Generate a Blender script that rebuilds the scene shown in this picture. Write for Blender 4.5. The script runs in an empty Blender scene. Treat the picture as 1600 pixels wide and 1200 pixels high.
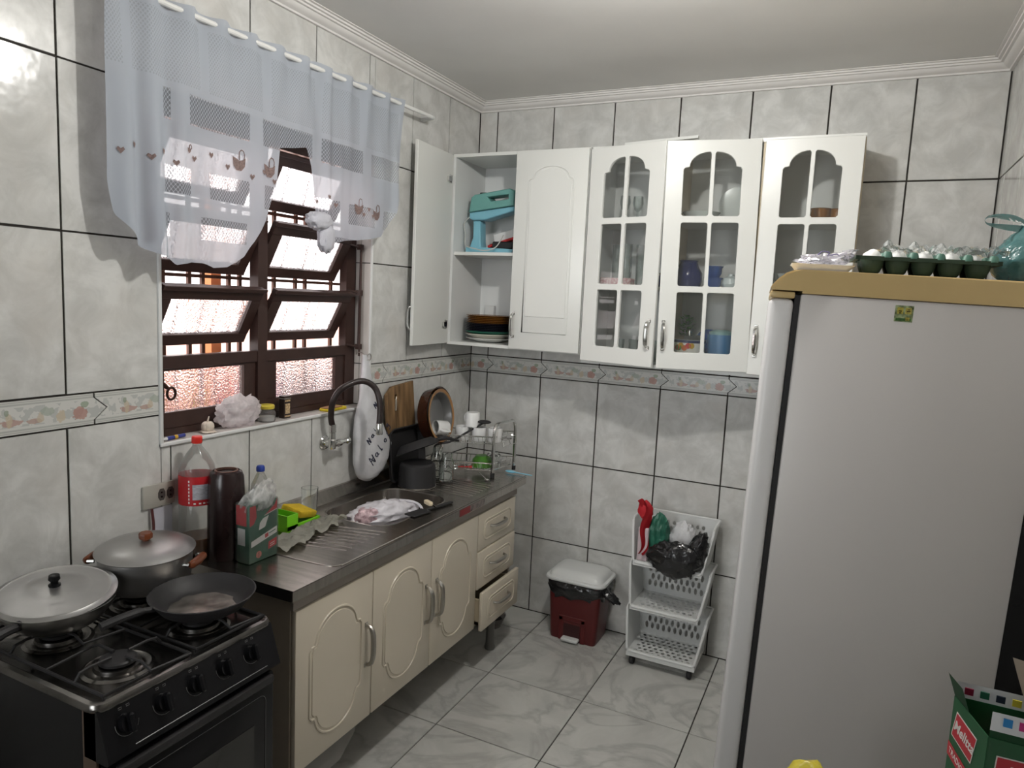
import bpy, bmesh, math, random
from mathutils import Vector, Matrix, noise
PI=math.pi
S=bpy.context.scene
C=S.collection
random.seed(7)
# ------------------------------------------------------------------ camera, world, light, exposure
cam=bpy.data.cameras.new('camera'); cam.sensor_width=36; cam.lens=36*1100.63/1600; cam.clip_start=.02
camo=bpy.data.objects.new('camera',cam); C.objects.link(camo)
yaw,pitch,roll=.4479,.1211,.0472
fw=Vector((-math.sin(yaw)*math.cos(pitch),math.cos(yaw)*math.cos(pitch),-math.sin(pitch)))
rr=Vector((math.cos(yaw),math.sin(yaw),0)); uu=rr.cross(fw)
r2=rr*math.cos(roll)+uu*math.sin(roll); u2=uu*math.cos(roll)-rr*math.sin(roll)
camo.matrix_world=Matrix(((r2.x,u2.x,-fw.x,1.9515),(r2.y,u2.y,-fw.y,-3.5034),(r2.z,u2.z,-fw.z,1.7484),(0,0,0,1)))
S.camera=camo
W=bpy.data.worlds.new('world'); S.world=W; W.use_nodes=True
nt=W.node_tree; bg=nt.nodes['Background']
bg.inputs[0].default_value=(1.0,.93,.92,1); bg.inputs[1].default_value=3.6
sun=bpy.data.lights.new('sun','SUN'); sun.energy=5; sun.angle=.03; sun.color=(1,.9,.8)
suno=bpy.data.objects.new('sun',sun); C.objects.link(suno); suno.rotation_euler=(.25,.62,0)
LAMP=(1.38,-1.72,2.62); LAMP_W=42
# added fill light behind the camera, narrow spread to spare the fridge side
ar=bpy.data.lights.new('fill_light','AREA'); ar.shape='RECTANGLE'; ar.size=.9; ar.size_y=1.5; ar.energy=5.0; ar.color=(.95,.98,1); ar.spread=math.radians(58)
aro=bpy.data.objects.new('fill_light',ar); C.objects.link(aro); aro.location=(.62,-4.8,1.75)
aro.rotation_euler=(Vector((1.05,0,1.5))-aro.location).to_track_quat('-Z','Y').to_euler()
S.view_settings.view_transform='Standard'; S.view_settings.look='None'
S.view_settings.exposure=0.0; S.view_settings.gamma=1; S.view_settings.use_curve_mapping=False
S.cycles.max_bounces=10; S.cycles.transparent_max_bounces=24

# ------------------------------------------------------------------ material helpers
MC={}
def newmat(name):
    m=bpy.data.materials.new(name); m.use_nodes=True
    return m,m.node_tree,m.node_tree.nodes['Principled BSDF'],m.node_tree.nodes['Material Output']
def col(c): return (c[0],c[1],c[2],1)
def pm(name,c,rough=.5,metal=0,var=.06,scale=8,bump=0,bscale=40,coat=0,alpha=1,trans=0,ior=1.45,c2=None,emit=None,stretch=None,sss=0):
    if name in MC: return MC[name]
    m,nt,b,o=newmat(name); N=nt.nodes; L=nt.links
    tc=N.new('ShaderNodeTexCoord'); src=tc.outputs['Object']
    if stretch:
        mp=N.new('ShaderNodeMapping'); mp.inputs['Scale'].default_value=stretch; L.new(src,mp.inputs[0]); src=mp.outputs[0]
    nz=N.new('ShaderNodeTexNoise'); nz.inputs['Scale'].default_value=scale; nz.inputs['Detail'].default_value=4; L.new(src,nz.inputs[0])
    cr=N.new('ShaderNodeValToRGB'); cr.color_ramp.elements[0].position=.3; cr.color_ramp.elements[1].position=.7
    a=[max(0,x*(1-var)) for x in c]; bb=[min(1,x*(1+var)) for x in (c2 or c)]
    cr.color_ramp.elements[0].color=col(a); cr.color_ramp.elements[1].color=col(bb)
    L.new(nz.outputs[0],cr.inputs[0]); L.new(cr.outputs[0],b.inputs['Base Color'])
    b.inputs['Roughness'].default_value=rough; b.inputs['Metallic'].default_value=metal
    b.inputs['Coat Weight'].default_value=coat; b.inputs['Alpha'].default_value=alpha
    b.inputs['Transmission Weight'].default_value=trans; b.inputs['IOR'].default_value=ior
    if bump:
        n2=N.new('ShaderNodeTexNoise'); n2.inputs['Scale'].default_value=bscale; n2.inputs['Detail'].default_value=3; L.new(src,n2.inputs[0])
        bp=N.new('ShaderNodeBump'); bp.inputs['Strength'].default_value=bump; bp.inputs['Distance'].default_value=.01
        L.new(n2.outputs[0],bp.inputs['Height']); L.new(bp.outputs[0],b.inputs['Normal'])
    if emit: b.inputs['Emission Color'].default_value=col(emit[0]); b.inputs['Emission Strength'].default_value=emit[1]
    MC[name]=m; return m
def mathn(nt,op,a,b=None,c=None):
    n=nt.nodes.new('ShaderNodeMath'); n.operation=op
    for i,x in enumerate((a,b,c)):
        if x is None: continue
        if hasattr(x,'is_linked') or hasattr(x,'links'): nt.links.new(x,n.inputs[i])
        else: n.inputs[i].default_value=x
    return n.outputs[0]

def film(name,c,opac=.3,rough=.1,bump=.6,bscale=60,transl=.5,streak=0):
    """thin plastic film or thin glass: see-through, milky and glossy shares"""
    if name in MC: return MC[name]
    m,nt,b,o=newmat(name); N=nt.nodes; L=nt.links; N.remove(b)
    tr=N.new('ShaderNodeBsdfTransparent'); tr.inputs[0].default_value=col([min(1,x*.3+.7) for x in c])
    df=N.new('ShaderNodeBsdfDiffuse'); df.inputs[0].default_value=col(c)
    tl=N.new('ShaderNodeBsdfTranslucent'); tl.inputs[0].default_value=col(c)
    gl=N.new('ShaderNodeBsdfGlossy'); gl.inputs['Roughness'].default_value=rough
    m1=N.new('ShaderNodeMixShader'); m1.inputs[0].default_value=transl; L.new(df.outputs[0],m1.inputs[1]); L.new(tl.outputs[0],m1.inputs[2])
    m2=N.new('ShaderNodeMixShader'); L.new(tr.outputs[0],m2.inputs[1]); L.new(m1.outputs[0],m2.inputs[2]); m2.inputs[0].default_value=opac
    tc=N.new('ShaderNodeTexCoord'); nz=N.new('ShaderNodeTexNoise'); nz.inputs['Scale'].default_value=bscale; nz.inputs['Detail'].default_value=3
    L.new(tc.outputs['Object'],nz.inputs[0])
    if opac<1:
        mr=N.new('ShaderNodeMapRange'); mr.inputs['From Min'].default_value=.3; mr.inputs['From Max'].default_value=.7
        mr.inputs['To Min'].default_value=max(0,opac*(.9-streak)); mr.inputs['To Max'].default_value=min(1,opac*(1.1+streak)); L.new(nz.outputs[0],mr.inputs[0]); L.new(mr.outputs[0],m2.inputs[0])
    fr=N.new('ShaderNodeFresnel'); fr.inputs[0].default_value=1.5
    m3=N.new('ShaderNodeMixShader'); L.new(mathn(nt,'MULTIPLY',fr.outputs[0],.55),m3.inputs[0]); L.new(m2.outputs[0],m3.inputs[1]); L.new(gl.outputs[0],m3.inputs[2])
    if bump:
        bp=N.new('ShaderNodeBump'); bp.inputs['Strength'].default_value=bump; bp.inputs['Distance'].default_value=.01; L.new(nz.outputs[0],bp.inputs['Height'])
        for n in (df,gl,fr): L.new(bp.outputs[0],n.inputs['Normal'])
    L.new(m3.outputs[0],o.inputs[0]); MC[name]=m; return m
def tile_mat(name,c1,c2,c3,rough,scale,bump,vein=False):
    m,nt,b,o=newmat(name); N=nt.nodes; L=nt.links
    g=N.new('ShaderNodeNewGeometry'); oi=N.new('ShaderNodeObjectInfo')
    vm=N.new('ShaderNodeVectorMath'); vm.operation='ADD'; L.new(g.outputs['Position'],vm.inputs[0])
    cx=N.new('ShaderNodeCombineXYZ'); r3=mathn(nt,'MULTIPLY',oi.outputs['Random'],37.0)
    L.new(r3,cx.inputs[0]); L.new(r3,cx.inputs[2]); L.new(cx.outputs[0],vm.inputs[1])
    n1=N.new('ShaderNodeTexNoise'); n1.inputs['Scale'].default_value=scale; n1.inputs['Detail'].default_value=7; n1.inputs['Roughness'].default_value=.62; n1.inputs['Distortion'].default_value=1.2 if vein else .5
    L.new(vm.outputs[0],n1.inputs[0])
    cr=N.new('ShaderNodeValToRGB'); e=cr.color_ramp.elements
    e[0].position=.36; e[0].color=col(c2); e[1].position=.62; e[1].color=col(c1); x=e.new(.5); x.color=col([(p+q)/2 for p,q in zip(c1,c2)])
    L.new(n1.outputs[0],cr.inputs[0])
    n2=N.new('ShaderNodeTexNoise'); n2.inputs['Scale'].default_value=scale*.45; n2.inputs['Detail'].default_value=5
    if vein: n2.inputs['Distortion'].default_value=2.5
    L.new(vm.outputs[0],n2.inputs[0])
    mr=N.new('ShaderNodeMapRange'); L.new(n2.outputs[0],mr.inputs[0])
    if vein: # thin veins where the noise crosses its middle
        d=mathn(nt,'ABSOLUTE',mathn(nt,'SUBTRACT',n2.outputs[0],.5)); L.new(d,mr.inputs[0]); mr.inputs['From Min'].default_value=0; mr.inputs['From Max'].default_value=.05; mr.inputs['To Min'].default_value=.5; mr.inputs['To Max'].default_value=0
    else: mr.inputs['From Min'].default_value=.5; mr.inputs['From Max'].default_value=.75; mr.inputs['To Max'].default_value=.55
    mx=N.new('ShaderNodeMix'); mx.data_type='RGBA'; L.new(mr.outputs[0],mx.inputs[0]); L.new(cr.outputs[0],mx.inputs[6]); mx.inputs[7].default_value=col(c3)
    L.new(mx.outputs[2],b.inputs['Base Color']); b.inputs['Roughness'].default_value=rough
    n3=N.new('ShaderNodeTexNoise'); n3.inputs['Scale'].default_value=18; n3.inputs['Detail'].default_value=2; L.new(vm.outputs[0],n3.inputs[0])
    bp=N.new('ShaderNodeBump'); bp.inputs['Strength'].default_value=bump; bp.inputs['Distance'].default_value=.01; L.new(n3.outputs[0],bp.inputs['Height']); L.new(bp.outputs[0],b.inputs['Normal'])
    return m
M_tile=tile_mat('wall_tile',(.655,.655,.635),(.505,.505,.485),(.555,.53,.49),.16,9,.10)
M_floor=tile_mat('floor_tile',(.56,.56,.53),(.47,.47,.445),(.31,.30,.285),.22,3.0,.03,vein=True)
M_grout=pm('grout',(.028,.024,.02),.9,var=.2,scale=60)
def border_mat():
    m,nt,b,o=newmat('border_print'); N=nt.nodes; L=nt.links
    uv=N.new('ShaderNodeUVMap'); uv.uv_map='UVMap'; sp=N.new('ShaderNodeSeparateXYZ'); L.new(uv.outputs[0],sp.inputs[0])
    u,v=sp.outputs[0],sp.outputs[1]
    nz=N.new('ShaderNodeTexNoise'); nz.inputs['Scale'].default_value=70; nz.inputs['Detail'].default_value=3; L.new(uv.outputs[0],nz.inputs[0])
    cur=None
    def mixc(fac,prev,c):
        mx=N.new('ShaderNodeMix'); mx.data_type='RGBA'
        L.new(fac,mx.inputs[0])
        if isinstance(prev,tuple): mx.inputs[6].default_value=prev
        else: L.new(prev,mx.inputs[6])
        mx.inputs[7].default_value=col(c); return mx.outputs[2]
    # faint grey jars and jugs
    nb=N.new('ShaderNodeTexNoise'); nb.inputs['Scale'].default_value=38; L.new(uv.outputs[0],nb.inputs[0])
    mid=mathn(nt,'LESS_THAN',mathn(nt,'ABSOLUTE',mathn(nt,'SUBTRACT',v,.048)),.026)
    f=mathn(nt,'MULTIPLY',mathn(nt,'GREATER_THAN',nb.outputs[0],.52),mid); f=mathn(nt,'MULTIPLY',f,.6)
    cur=mixc(f,col((.60,.60,.57)),(.38,.40,.39))
    for lo,w in ((.013,.0025),(.081,.0025),(.007,.0015),(.087,.0015)):
        f=mathn(nt,'LESS_THAN',mathn(nt,'ABSOLUTE',mathn(nt,'SUBTRACT',v,lo)),w); cur=mixc(mathn(nt,'MULTIPLY',f,.7),cur,(.36,.37,.35))
    def blob(cu,cv,ru,rv,c,thr=.75):
        nonlocal cur
        du=mathn(nt,'DIVIDE',mathn(nt,'SUBTRACT',u,cu),ru); dv=mathn(nt,'DIVIDE',mathn(nt,'SUBTRACT',v,cv),rv)
        d=mathn(nt,'ADD',mathn(nt,'MULTIPLY',du,du),mathn(nt,'MULTIPLY',dv,dv)); d=mathn(nt,'ADD',d,mathn(nt,'MULTIPLY',mathn(nt,'SUBTRACT',nz.outputs[0],.5),2.6))
        cur=mixc(mathn(nt,'MULTIPLY',mathn(nt,'LESS_THAN',d,1.0),.75),cur,c)
    blob(.105,.034,.026,.009,(.42,.24,.20)); blob(.10,.042,.008,.018,(.52,.44,.32)); blob(.095,.062,.006,.008,(.25,.30,.22))
    blob(.165,.032,.02,.007,(.42,.27,.22)); blob(.18,.040,.009,.014,(.52,.44,.33)); blob(.20,.055,.018,.013,(.36,.40,.34))
    blob(.235,.036,.012,.016,(.54,.45,.32)); blob(.287,.040,.020,.020,(.42,.20,.16)); blob(.30,.062,.012,.009,(.25,.32,.22))
    L.new(cur,b.inputs['Base Color']); b.inputs['Roughness'].default_value=.18
    return m
M_border=border_mat()
M_white=pm('white_paint',(.74,.74,.72),.45,var=.02)
M_ceil=pm('ceiling_paint',(.74,.73,.71),.8,var=.03,scale=3)
M_corn=pm('cornice_plaster',(.74,.72,.70),.6,var=.02)
M_cabw=pm('white_laminate',(.70,.705,.675),.30,var=.015,scale=3)
M_cabi=pm('white_interior_board',(.72,.73,.72),.5,var=.02)
M_beige=pm('beige_edge_board',(.62,.53,.38),.5)
M_cream=pm('cream_lacquer',(.60,.54,.44),.32,var=.02,scale=3)
M_creamd=pm('cream_carcass',(.34,.29,.235),.5,var=.04)
M_dkbrown=pm('dark_brown_enamel',(.042,.021,.017),.38,var=.15,scale=15)
M_chrome=pm('chrome',(.72,.72,.70),.14,1,var=.03)
M_nickel=pm('satin_nickel',(.42,.40,.36),.32,1,var=.06)
M_steel=pm('brushed_steel',(.42,.39,.36),.26,1,var=.12,scale=5,stretch=(1,14,1),bump=.02,bscale=25)
M_alu=pm('aluminium',(.42,.415,.41),.33,.9,var=.14,scale=7,bump=.06,bscale=14)
M_black=pm('black_enamel',(.006,.006,.007),.25,var=.2)
M_black.node_tree.nodes['Principled BSDF'].inputs['Specular IOR Level'].default_value=.3
M_blackm=pm('black_matt',(.016,.015,.016),.55,var=.2,bump=.04)
M_plw=pm('white_plastic',(.68,.69,.68),.33,var=.02)
M_fridge=pm('fridge_enamel',(.60,.575,.56),.33,var=.015,scale=2)
M_wood=pm('board_wood',(.10,.056,.022),.6,var=.35,scale=7,stretch=(5,5,.7),c2=(.22,.13,.06),bump=.15)
M_glass=pm('clear_glass',(.96,.98,.97),.02,trans=1,var=0,ior=1.45)
M_pane=film('cabinet_pane',(.8,.82,.8),.04,.02,0,10)
M_red=pm('red_plastic',(.50,.02,.02),.4,var=.1)

# ------------------------------------------------------------------ geometry helpers
class M:
    def __init__(s): s.b=bmesh.new(); s.mk=0
    def mark(s): s.mk=len(s.b.verts)
    def xf(s,mat):
        s.b.verts.ensure_lookup_table()
        for v in s.b.verts[s.mk:]: v.co=mat@v.co
        return s
    def box(s,x0,y0,z0,x1,y1,z1,bev=0,seg=1):
        b=s.b if not bev else bmesh.new()
        vs=[b.verts.new(p) for p in ((x0,y0,z0),(x1,y0,z0),(x1,y1,z0),(x0,y1,z0),(x0,y0,z1),(x1,y0,z1),(x1,y1,z1),(x0,y1,z1))]
        for f in ((3,2,1,0),(4,5,6,7),(0,1,5,4),(1,2,6,5),(2,3,7,6),(3,0,4,7)): b.faces.new([vs[i] for i in f])
        if bev:
            bmesh.ops.bevel(b,geom=list(b.edges),offset=bev,segments=seg,affect='EDGES',profile=.5)
            s.join(b)
        return s
    def join(s,b):
        mp={}
        for v in b.verts: mp[v]=s.b.verts.new(v.co)
        for f in b.faces:
            try: s.b.faces.new([mp[v] for v in f.verts])
            except ValueError: pass
        b.free(); return s
    def faces(s,vs,fs):
        v=[s.b.verts.new(p) for p in vs]
        for f in fs: s.b.faces.new([v[i] for i in f])
        return s
    def prism(s,pts,a,b,plane='xy'):
        def P(p,h):
            return {'xy':(p[0],p[1],h),'xz':(p[0],h,p[1]),'yz':(h,p[0],p[1])}[plane]
        n=len(pts); A=[s.b.verts.new(P(p,a)) for p in pts]; B=[s.b.verts.new(P(p,b)) for p in pts]
        s.b.faces.new(A[::-1]); s.b.faces.new(B)
        for i in range(n): s.b.faces.new((A[i],A[(i+1)%n],B[(i+1)%n],B[i]))
        return s
    def lathe(s,prof,n=24,c=(0,0,0),sx=1,sy=1,ang=2*PI):
        rings=[]
        for r,z in prof:
            if r<1e-6: rings.append([s.b.verts.new((c[0],c[1],c[2]+z))])
            else: rings.append([s.b.verts.new((c[0]+r*sx*math.cos(ang*i/n),c[1]+r*sy*math.sin(ang*i/n),c[2]+z)) for i in range(n)])
        for A,B in zip(rings,rings[1:]):
            for i in range(n):
                j=(i+1)%n
                if len(A)==1 and len(B)==1: continue
                if len(A)==1: s.b.faces.new((A[0],B[j],B[i]))
                elif len(B)==1: s.b.faces.new((A[i],A[j],B[0]))
                else: s.b.faces.new((A[i],A[j],B[j],B[i]))
        return s
    def tube(s,pts,r,n=8,closed=False,caps=True):
        pts=[Vector(p) for p in pts]; k=len(pts); rings=[]
        R=r if isinstance(r,(list,tuple)) else [r]*k
        up=None
        for i,p in enumerate(pts):
            a=pts[(i-1)%k] if (closed or i>0) else p; b=pts[(i+1)%k] if (closed or i<k-1) else p
            t=(b-a).normalized()
            if up is None:
                up=Vector((0,0,1)) if abs(t.z)<.9 else Vector((1,0,0))
            up=(up-t*up.dot(t)); 
            if up.length<1e-6: up=t.orthogonal()
            up.normalize(); w=t.cross(up)
            rings.append([s.b.verts.new(p+(up*math.cos(2*PI*j/n)+w*math.sin(2*PI*j/n))*R[i]) for j in range(n)])
        m=k if closed else k-1
        for i in range(m):
            A,B=rings[i],rings[(i+1)%k]
            for j in range(n): s.b.faces.new((A[j],A[(j+1)%n],B[(j+1)%n],B[j]))
        if not closed and caps:
            s.b.faces.new(rings[0][::-1]); s.b.faces.new(rings[-1])
        return s
    def grid(s,f,nu,nv,cu=False,cv=False):
        g=[[s.b.verts.new(f(i/(nu if cu else nu-1),j/(nv if cv else nv-1))) for j in range(nv)] for i in range(nu)]
        for i in range(nu if cu else nu-1):
            for j in range(nv if cv else nv-1):
                s.b.faces.new((g[i][j],g[(i+1)%nu][j],g[(i+1)%nu][(j+1)%nv],g[i][(j+1)%nv]))
        return s
    def blob(s,c,r,amp=.25,freq=3,n=24,seed=0,fn=None,ridge=False):
        r=(r,r,r) if not isinstance(r,(tuple,list)) else r; off=Vector((seed*3.1,seed*1.7,seed*2.3))
        def f(v):
            q=noise.noise(v*freq+off)
            if ridge: q=(1-2*abs(q))*.7-.3+.4*noise.noise(v*freq*2.3+off)
            return q
        rings=[]
        for j in range(n//2+1):
            th=PI*j/(n//2); R=[]
            for i in range(1 if j in (0,n//2) else n):
                d=Vector((math.sin(th)*math.cos(2*PI*i/n),math.sin(th)*math.sin(2*PI*i/n),math.cos(th)))
                k=1+amp*f(d); p=Vector((d.x*r[0]*k,d.y*r[1]*k,d.z*r[2]*k))
                if fn: p=fn(p,d)
                R.append(s.b.verts.new(p+Vector(c)))
            rings.append(R)
        for A,B in zip(rings,rings[1:]):
            for i in range(n):
                j=(i+1)%n
                if len(A)==1: s.b.faces.new((A[0],B[i],B[j]))
                elif len(B)==1: s.b.faces.new((A[j],A[i],B[0]))
                else: s.b.faces.new((A[j],A[i],B[i],B[j]))
        return s
    def mesh(s,name,mt,smooth=35):
        me=bpy.data.meshes.new(name); bmesh.ops.recalc_face_normals(s.b,faces=s.b.faces)
        s.b.to_mesh(me); s.b.free()
        if mt: me.materials.append(mt)
        if smooth: 
            me.polygons.foreach_set('use_smooth',[True]*len(me.polygons)); me.set_sharp_from_angle(angle=math.radians(smooth))
        return me
def ob(name,m,mt,par=None,loc=None,rot=None,smooth=35,label=None,**kw):
    me=m.mesh(name,mt,smooth) if isinstance(m,M) else m
    if not isinstance(m,M) and mt and not me.materials: me.materials.append(mt)
    o=bpy.data.objects.new(name,me); C.objects.link(o)
    if par: o.parent=par
    if loc is not None: o.location=loc
    if rot is not None: o.rotation_euler=rot
    if label: o['label']=label
    for k,v in kw.items(): o[k]=v
    return o
def tag(o,label,cat,group=None):
    o['label']=label; o['category']=cat
    if group: o['group']=group
    return o
def thing(name,label,cat,loc=(0,0,0),rot=(0,0,0),group=None):
    o=bpy.data.objects.new(name,None); C.objects.link(o); o.location=loc; o.rotation_euler=rot; o.empty_display_size=.05
    return tag(o,label,cat,group)
def struct(name,m=None,mt=None,loc=None):
    if m is None: o=bpy.data.objects.new(name,None); C.objects.link(o)
    else: o=ob(name,m,mt,loc=loc)
    o['kind']='structure'; return o
def dup(o,par=None,loc=None,rot=None,label=None):
    c=o.copy(); C.objects.link(c)
    if par: c.parent=par
    if loc is not None: c.location=loc
    if rot is not None: c.rotation_euler=rot
    if label: c['label']=label
    for ch in list(o.children): dup(ch,c)
    return c
def curve_mesh(loops,ext,bev=0,res=2,mat=None):
    cu=bpy.data.curves.new('outline','CURVE'); cu.dimensions='2D'; cu.fill_mode='BOTH'; cu.extrude=max(0,ext-bev); cu.bevel_depth=bev; cu.bevel_resolution=res; cu.offset=-bev
    for lp in loops:
        sp=cu.splines.new('POLY'); sp.points.add(len(lp)-1); sp.use_cyclic_u=True
        for i,p in enumerate(lp): sp.points[i].co=(p[0],p[1],0,1)
    o=bpy.data.objects.new('outline',cu); C.objects.link(o); dg=bpy.context.evaluated_depsgraph_get()
    me=bpy.data.meshes.new_from_object(o.evaluated_get(dg)); bpy.data.objects.remove(o); bpy.data.curves.remove(cu)
    if mat is not None: me.transform(mat)
    me.materials.clear()
    me.polygons.foreach_set('use_smooth',[True]*len(me.polygons)); me.set_sharp_from_angle(angle=math.radians(35))
    return me
def text_mesh(t,size,ext=.0004,mat=None,shear=0,bold=0):
    cu=bpy.data.curves.new('lettering','FONT'); cu.body=t; cu.size=size; cu.extrude=ext; cu.align_x='CENTER'; cu.align_y='CENTER'; cu.shear=shear; cu.offset=bold; cu.resolution_u=3
    o=bpy.data.objects.new('lettering',cu); C.objects.link(o); dg=bpy.context.evaluated_depsgraph_get()
    me=bpy.data.meshes.new_from_object(o.evaluated_get(dg)); bpy.data.objects.remove(o); bpy.data.curves.remove(cu)
    if mat is not None: me.transform(mat)
    me.materials.clear(); return me
def T(x=0,y=0,z=0): return Matrix.Translation((x,y,z))
def R(a,ax): return Matrix.Rotation(a,4,ax)
XZ=R(PI/2,'X')      # takes outline (x,y) to (x,z), front facing -y
def arc(cx,cy,r,a0,a1,n,ry=None):
    ry=r if ry is None else ry
    return [(cx+r*math.cos(a0+(a1-a0)*i/n),cy+ry*math.sin(a0+(a1-a0)*i/n)) for i in range(n+1)]
def rrect(x0,y0,x1,y1,r,n=4):
    return arc(x1-r,y0+r,r,-PI/2,0,n)+arc(x1-r,y1-r,r,0,PI/2,n)+arc(x0+r,y1-r,r,PI/2,PI,n)+arc(x0+r,y0+r,r,PI,1.5*PI,n)
def bez(pts,n=8):
    """smooth curve through the points"""
    P=[Vector(p) for p in pts]; out=[]
    for i in range(len(P)-1):
        a=P[max(i-1,0)];b=P[i];c=P[i+1];d=P[min(i+2,len(P)-1)]
        for k in range(n):
            t=k/n; out.append(.5*((2*b)+(c-a)*t+(2*a-5*b+4*c-d)*t*t+(3*b-a-3*c+d)*t*t*t))
    out.append(P[-1]); return out
# ================================================================== THE SETTING
XR=2.4196; YF=-4.9; H=2.785
TW,TH=.33,.4497; ZB,ZT=1.329,1.423
G=.0028
OY0,OY1,OZ0,OZ1=-2.0,-.94,1.232,2.33      # window opening in wall_left
floor=struct('floor',M().box(-.15,YF,-.1,XR+.15,.15,-.004),M_grout)
def wallcells():
    zs=[0]+[ZB-j*TH for j in (2,1,0)]; zr=[(zs[0],zs[1]),(zs[1],zs[2]),(zs[2],zs[3])]
    t=ZT
    while t<H: zr.append((t,min(t+TH,H))); t+=TH
    return zr
def hband(m,s0,s1): pass
TC={}
def tile_mesh(w,h):
    k=(round(w,4),round(h,4))
    if k in TC: return TC[k]
    c=.0012; m=M()
    m.faces([(0,0,-.005),(w,0,-.005),(w,h,-.005),(0,h,-.005),(c,c,0),(w-c,c,0),(w-c,h-c,0),(c,h-c,0)],[(4,5,6,7),(0,1,5,4),(1,2,6,5),(2,3,7,6),(3,0,4,7)])
    TC[k]=m.mesh('tile',M_tile,0); return TC[k]
def put_tile(par,a0,b0,a1,b1,mw,name='tile',mt=None):
    w,h=a1-a0-2*G,b1-b0-2*G
    if w<.008 or h<.008: return
    me=tile_mesh(w,h)
    if mt:
        me=me.copy(); me.materials.clear(); me.materials.append(mt)
    o=bpy.data.objects.new(name,me); C.objects.link(o); o.parent=par
    o.matrix_local=mw@T(a0+G,b0+G,random.uniform(-.0004,.0004))@R(random.uniform(-.002,.002),'X')
def sub_rect(r,h):
    a0,b0,a1,b1=r; x0,y0,x1,y1=h
    if a1<=x0 or a0>=x1 or b1<=y0 or b0>=y1: return [r]
    out=[]
    if a0<x0: out.append((a0,b0,x0,b1))
    if a1>x1: out.append((x1,b0,a1,b1))
    c0,c1=max(a0,x0),min(a1,x1)
    if b0<y0: out.append((c0,b0,c1,y0))
    if b1>y1: out.append((c0,y1,c1,b1))
    return out
def border_piece(par,s0,s1,mw,dirn=1,clip0=False,clip1=False):
    """listel tile with a chevron at each end; s along the wall, z up"""
    tip=.038*dirn; zc=(ZB+ZT)/2; g=.0026; lo,hi=ZB+g,ZT-g
    if dirn<0: pass
    L0=[(s0+g,hi),(s0+g,zc)] if clip0 else [(s0+g,hi),(s0+g,hi-.012),(s0+g+tip,zc),(s0+g,lo+.012)]
    L1=[(s1-g,lo),(s1-g,hi)] if clip1 else [(s1-g,lo),(s1-g,lo+.012),(s1-g+tip,zc),(s1-g,hi-.012),(s1-g,hi)]
    pts=L0+[(s0+g,lo)]+L1
    m=M(); m.prism(pts,-.005,.0004); me=m.mesh('border_tile',M_border,0)
    uv=me.uv_layers.new(name='UVMap')
    for l in me.loops:
        v=me.vertices[l.vertex_index].co; uv.data[l.index].uv=(v.x-s0 if not clip0 else .33-(s1-v.x),v.y-ZB)
    o=bpy.data.objects.new('border_tile',me); C.objects.link(o); o.parent=par; o.matrix_local=mw
# matrices: local (s,z,out) -> world.
MWL=Matrix(((0,0,1,0),(1,0,0,0),(0,1,0,0),(0,0,0,1)))         # left wall: s=y, out=+x
MWB=Matrix(((1,0,0,0),(0,0,-1,0),(0,1,0,0),(0,0,0,1)))        # back wall: s=x, out=-y
MWR=Matrix(((0,0,-1,XR),(1,0,0,0),(0,1,0,0),(0,0,0,1)))       # right wall: s=y, out=-x
MWF=Matrix(((1,0,0,0),(0,0,1,YF),(0,1,0,0),(0,0,0,1)))
hole=(OY0,OZ0,OY1,OZ1)
m=M()
for r in sub_rect((YF,-.1,.15,H+.1),hole): m.box(-.15,r[0],r[1],-.004,r[2],r[3])
wl=struct('wall_left',m,M_grout)
wb=struct('wall_back',M().box(-.15,.004,-.1,XR+.15,.15,H+.1),M_grout)
wr=struct('wall_right',M().box(XR+.004,YF,-.1,XR+.15,.15,H+.1),M_grout)
wf=struct('wall_front',M().box(-.15,YF-.15,-.1,XR+.15,YF-.004,H+.1),M_grout)
rows=wallcells()
def cols(lo,hi,ref):
    k=math.floor((lo-ref)/TW); e=[lo]; x=ref+(k+1)*TW
    while x<hi-1e-3:
        if x>lo+1e-3: e.append(x)
        x+=TW
    return list(zip(e,e[1:]+[hi]))
for a,b in cols(YF,0,-.316):
    for z0,z1 in rows:
        rs=sub_rect((a,z0,b,z1),hole)
        if len(rs)==1 and rs[0]==(a,z0,b,z1): put_tile(wl,a,z0,b,z1,MWL); continue
        if not rs: continue
        m=M()
        for r in rs:      # a tile cut around the window opening stays one piece
            q=[r[0]+(G if r[0] in (a,OY1) else 0),r[1]+(G if r[1] in (z0,OZ1) else 0),r[2]-(G if r[2] in (b,OY0) else 0),r[3]-(G if r[3] in (z1,OZ0) else 0)]
            if q[2]-q[0]>.004 and q[3]-q[1]>.004: m.box(q[0],q[1],-.005,q[2],q[3],0)
        if not len(m.b.verts): continue
        o=ob('tile',m,M_tile,wl,smooth=0); o.matrix_local=MWL
for a,b in cols(0,XR,.1085):
    for z0,z1 in rows: put_tile(wb,a,z0,b,z1,MWB)
for a,b in cols(YF,0,-.12):
    for z0,z1 in rows: put_tile(wr,a,z0,b,z1,MWR)
for a,b in cols(0,XR,.1):
    for z0,z1 in rows: put_tile(wf,a,z0,b,z1,MWF)
e=[YF]+[-2.217-.33*k for k in range(7,-1,-1)]
for a,b in zip(e,e[1:]): border_piece(wl,a,b,MWL,1,clip0=(a==YF))
border_piece(wl,-2.217,OY0-.004,MWL,1,clip1=True)
for a,b,c0,c1 in ((OY1+.001,-.833,True,False),(-.833,-.503,False,False),(-.503,-.19,False,False),(-.19,0,False,True)): border_piece(wl,a,b,MWL,1,clip0=c0,clip1=c1)
e=[0]+[.4385+.33*k-.33 for k in range(7)]
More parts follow.
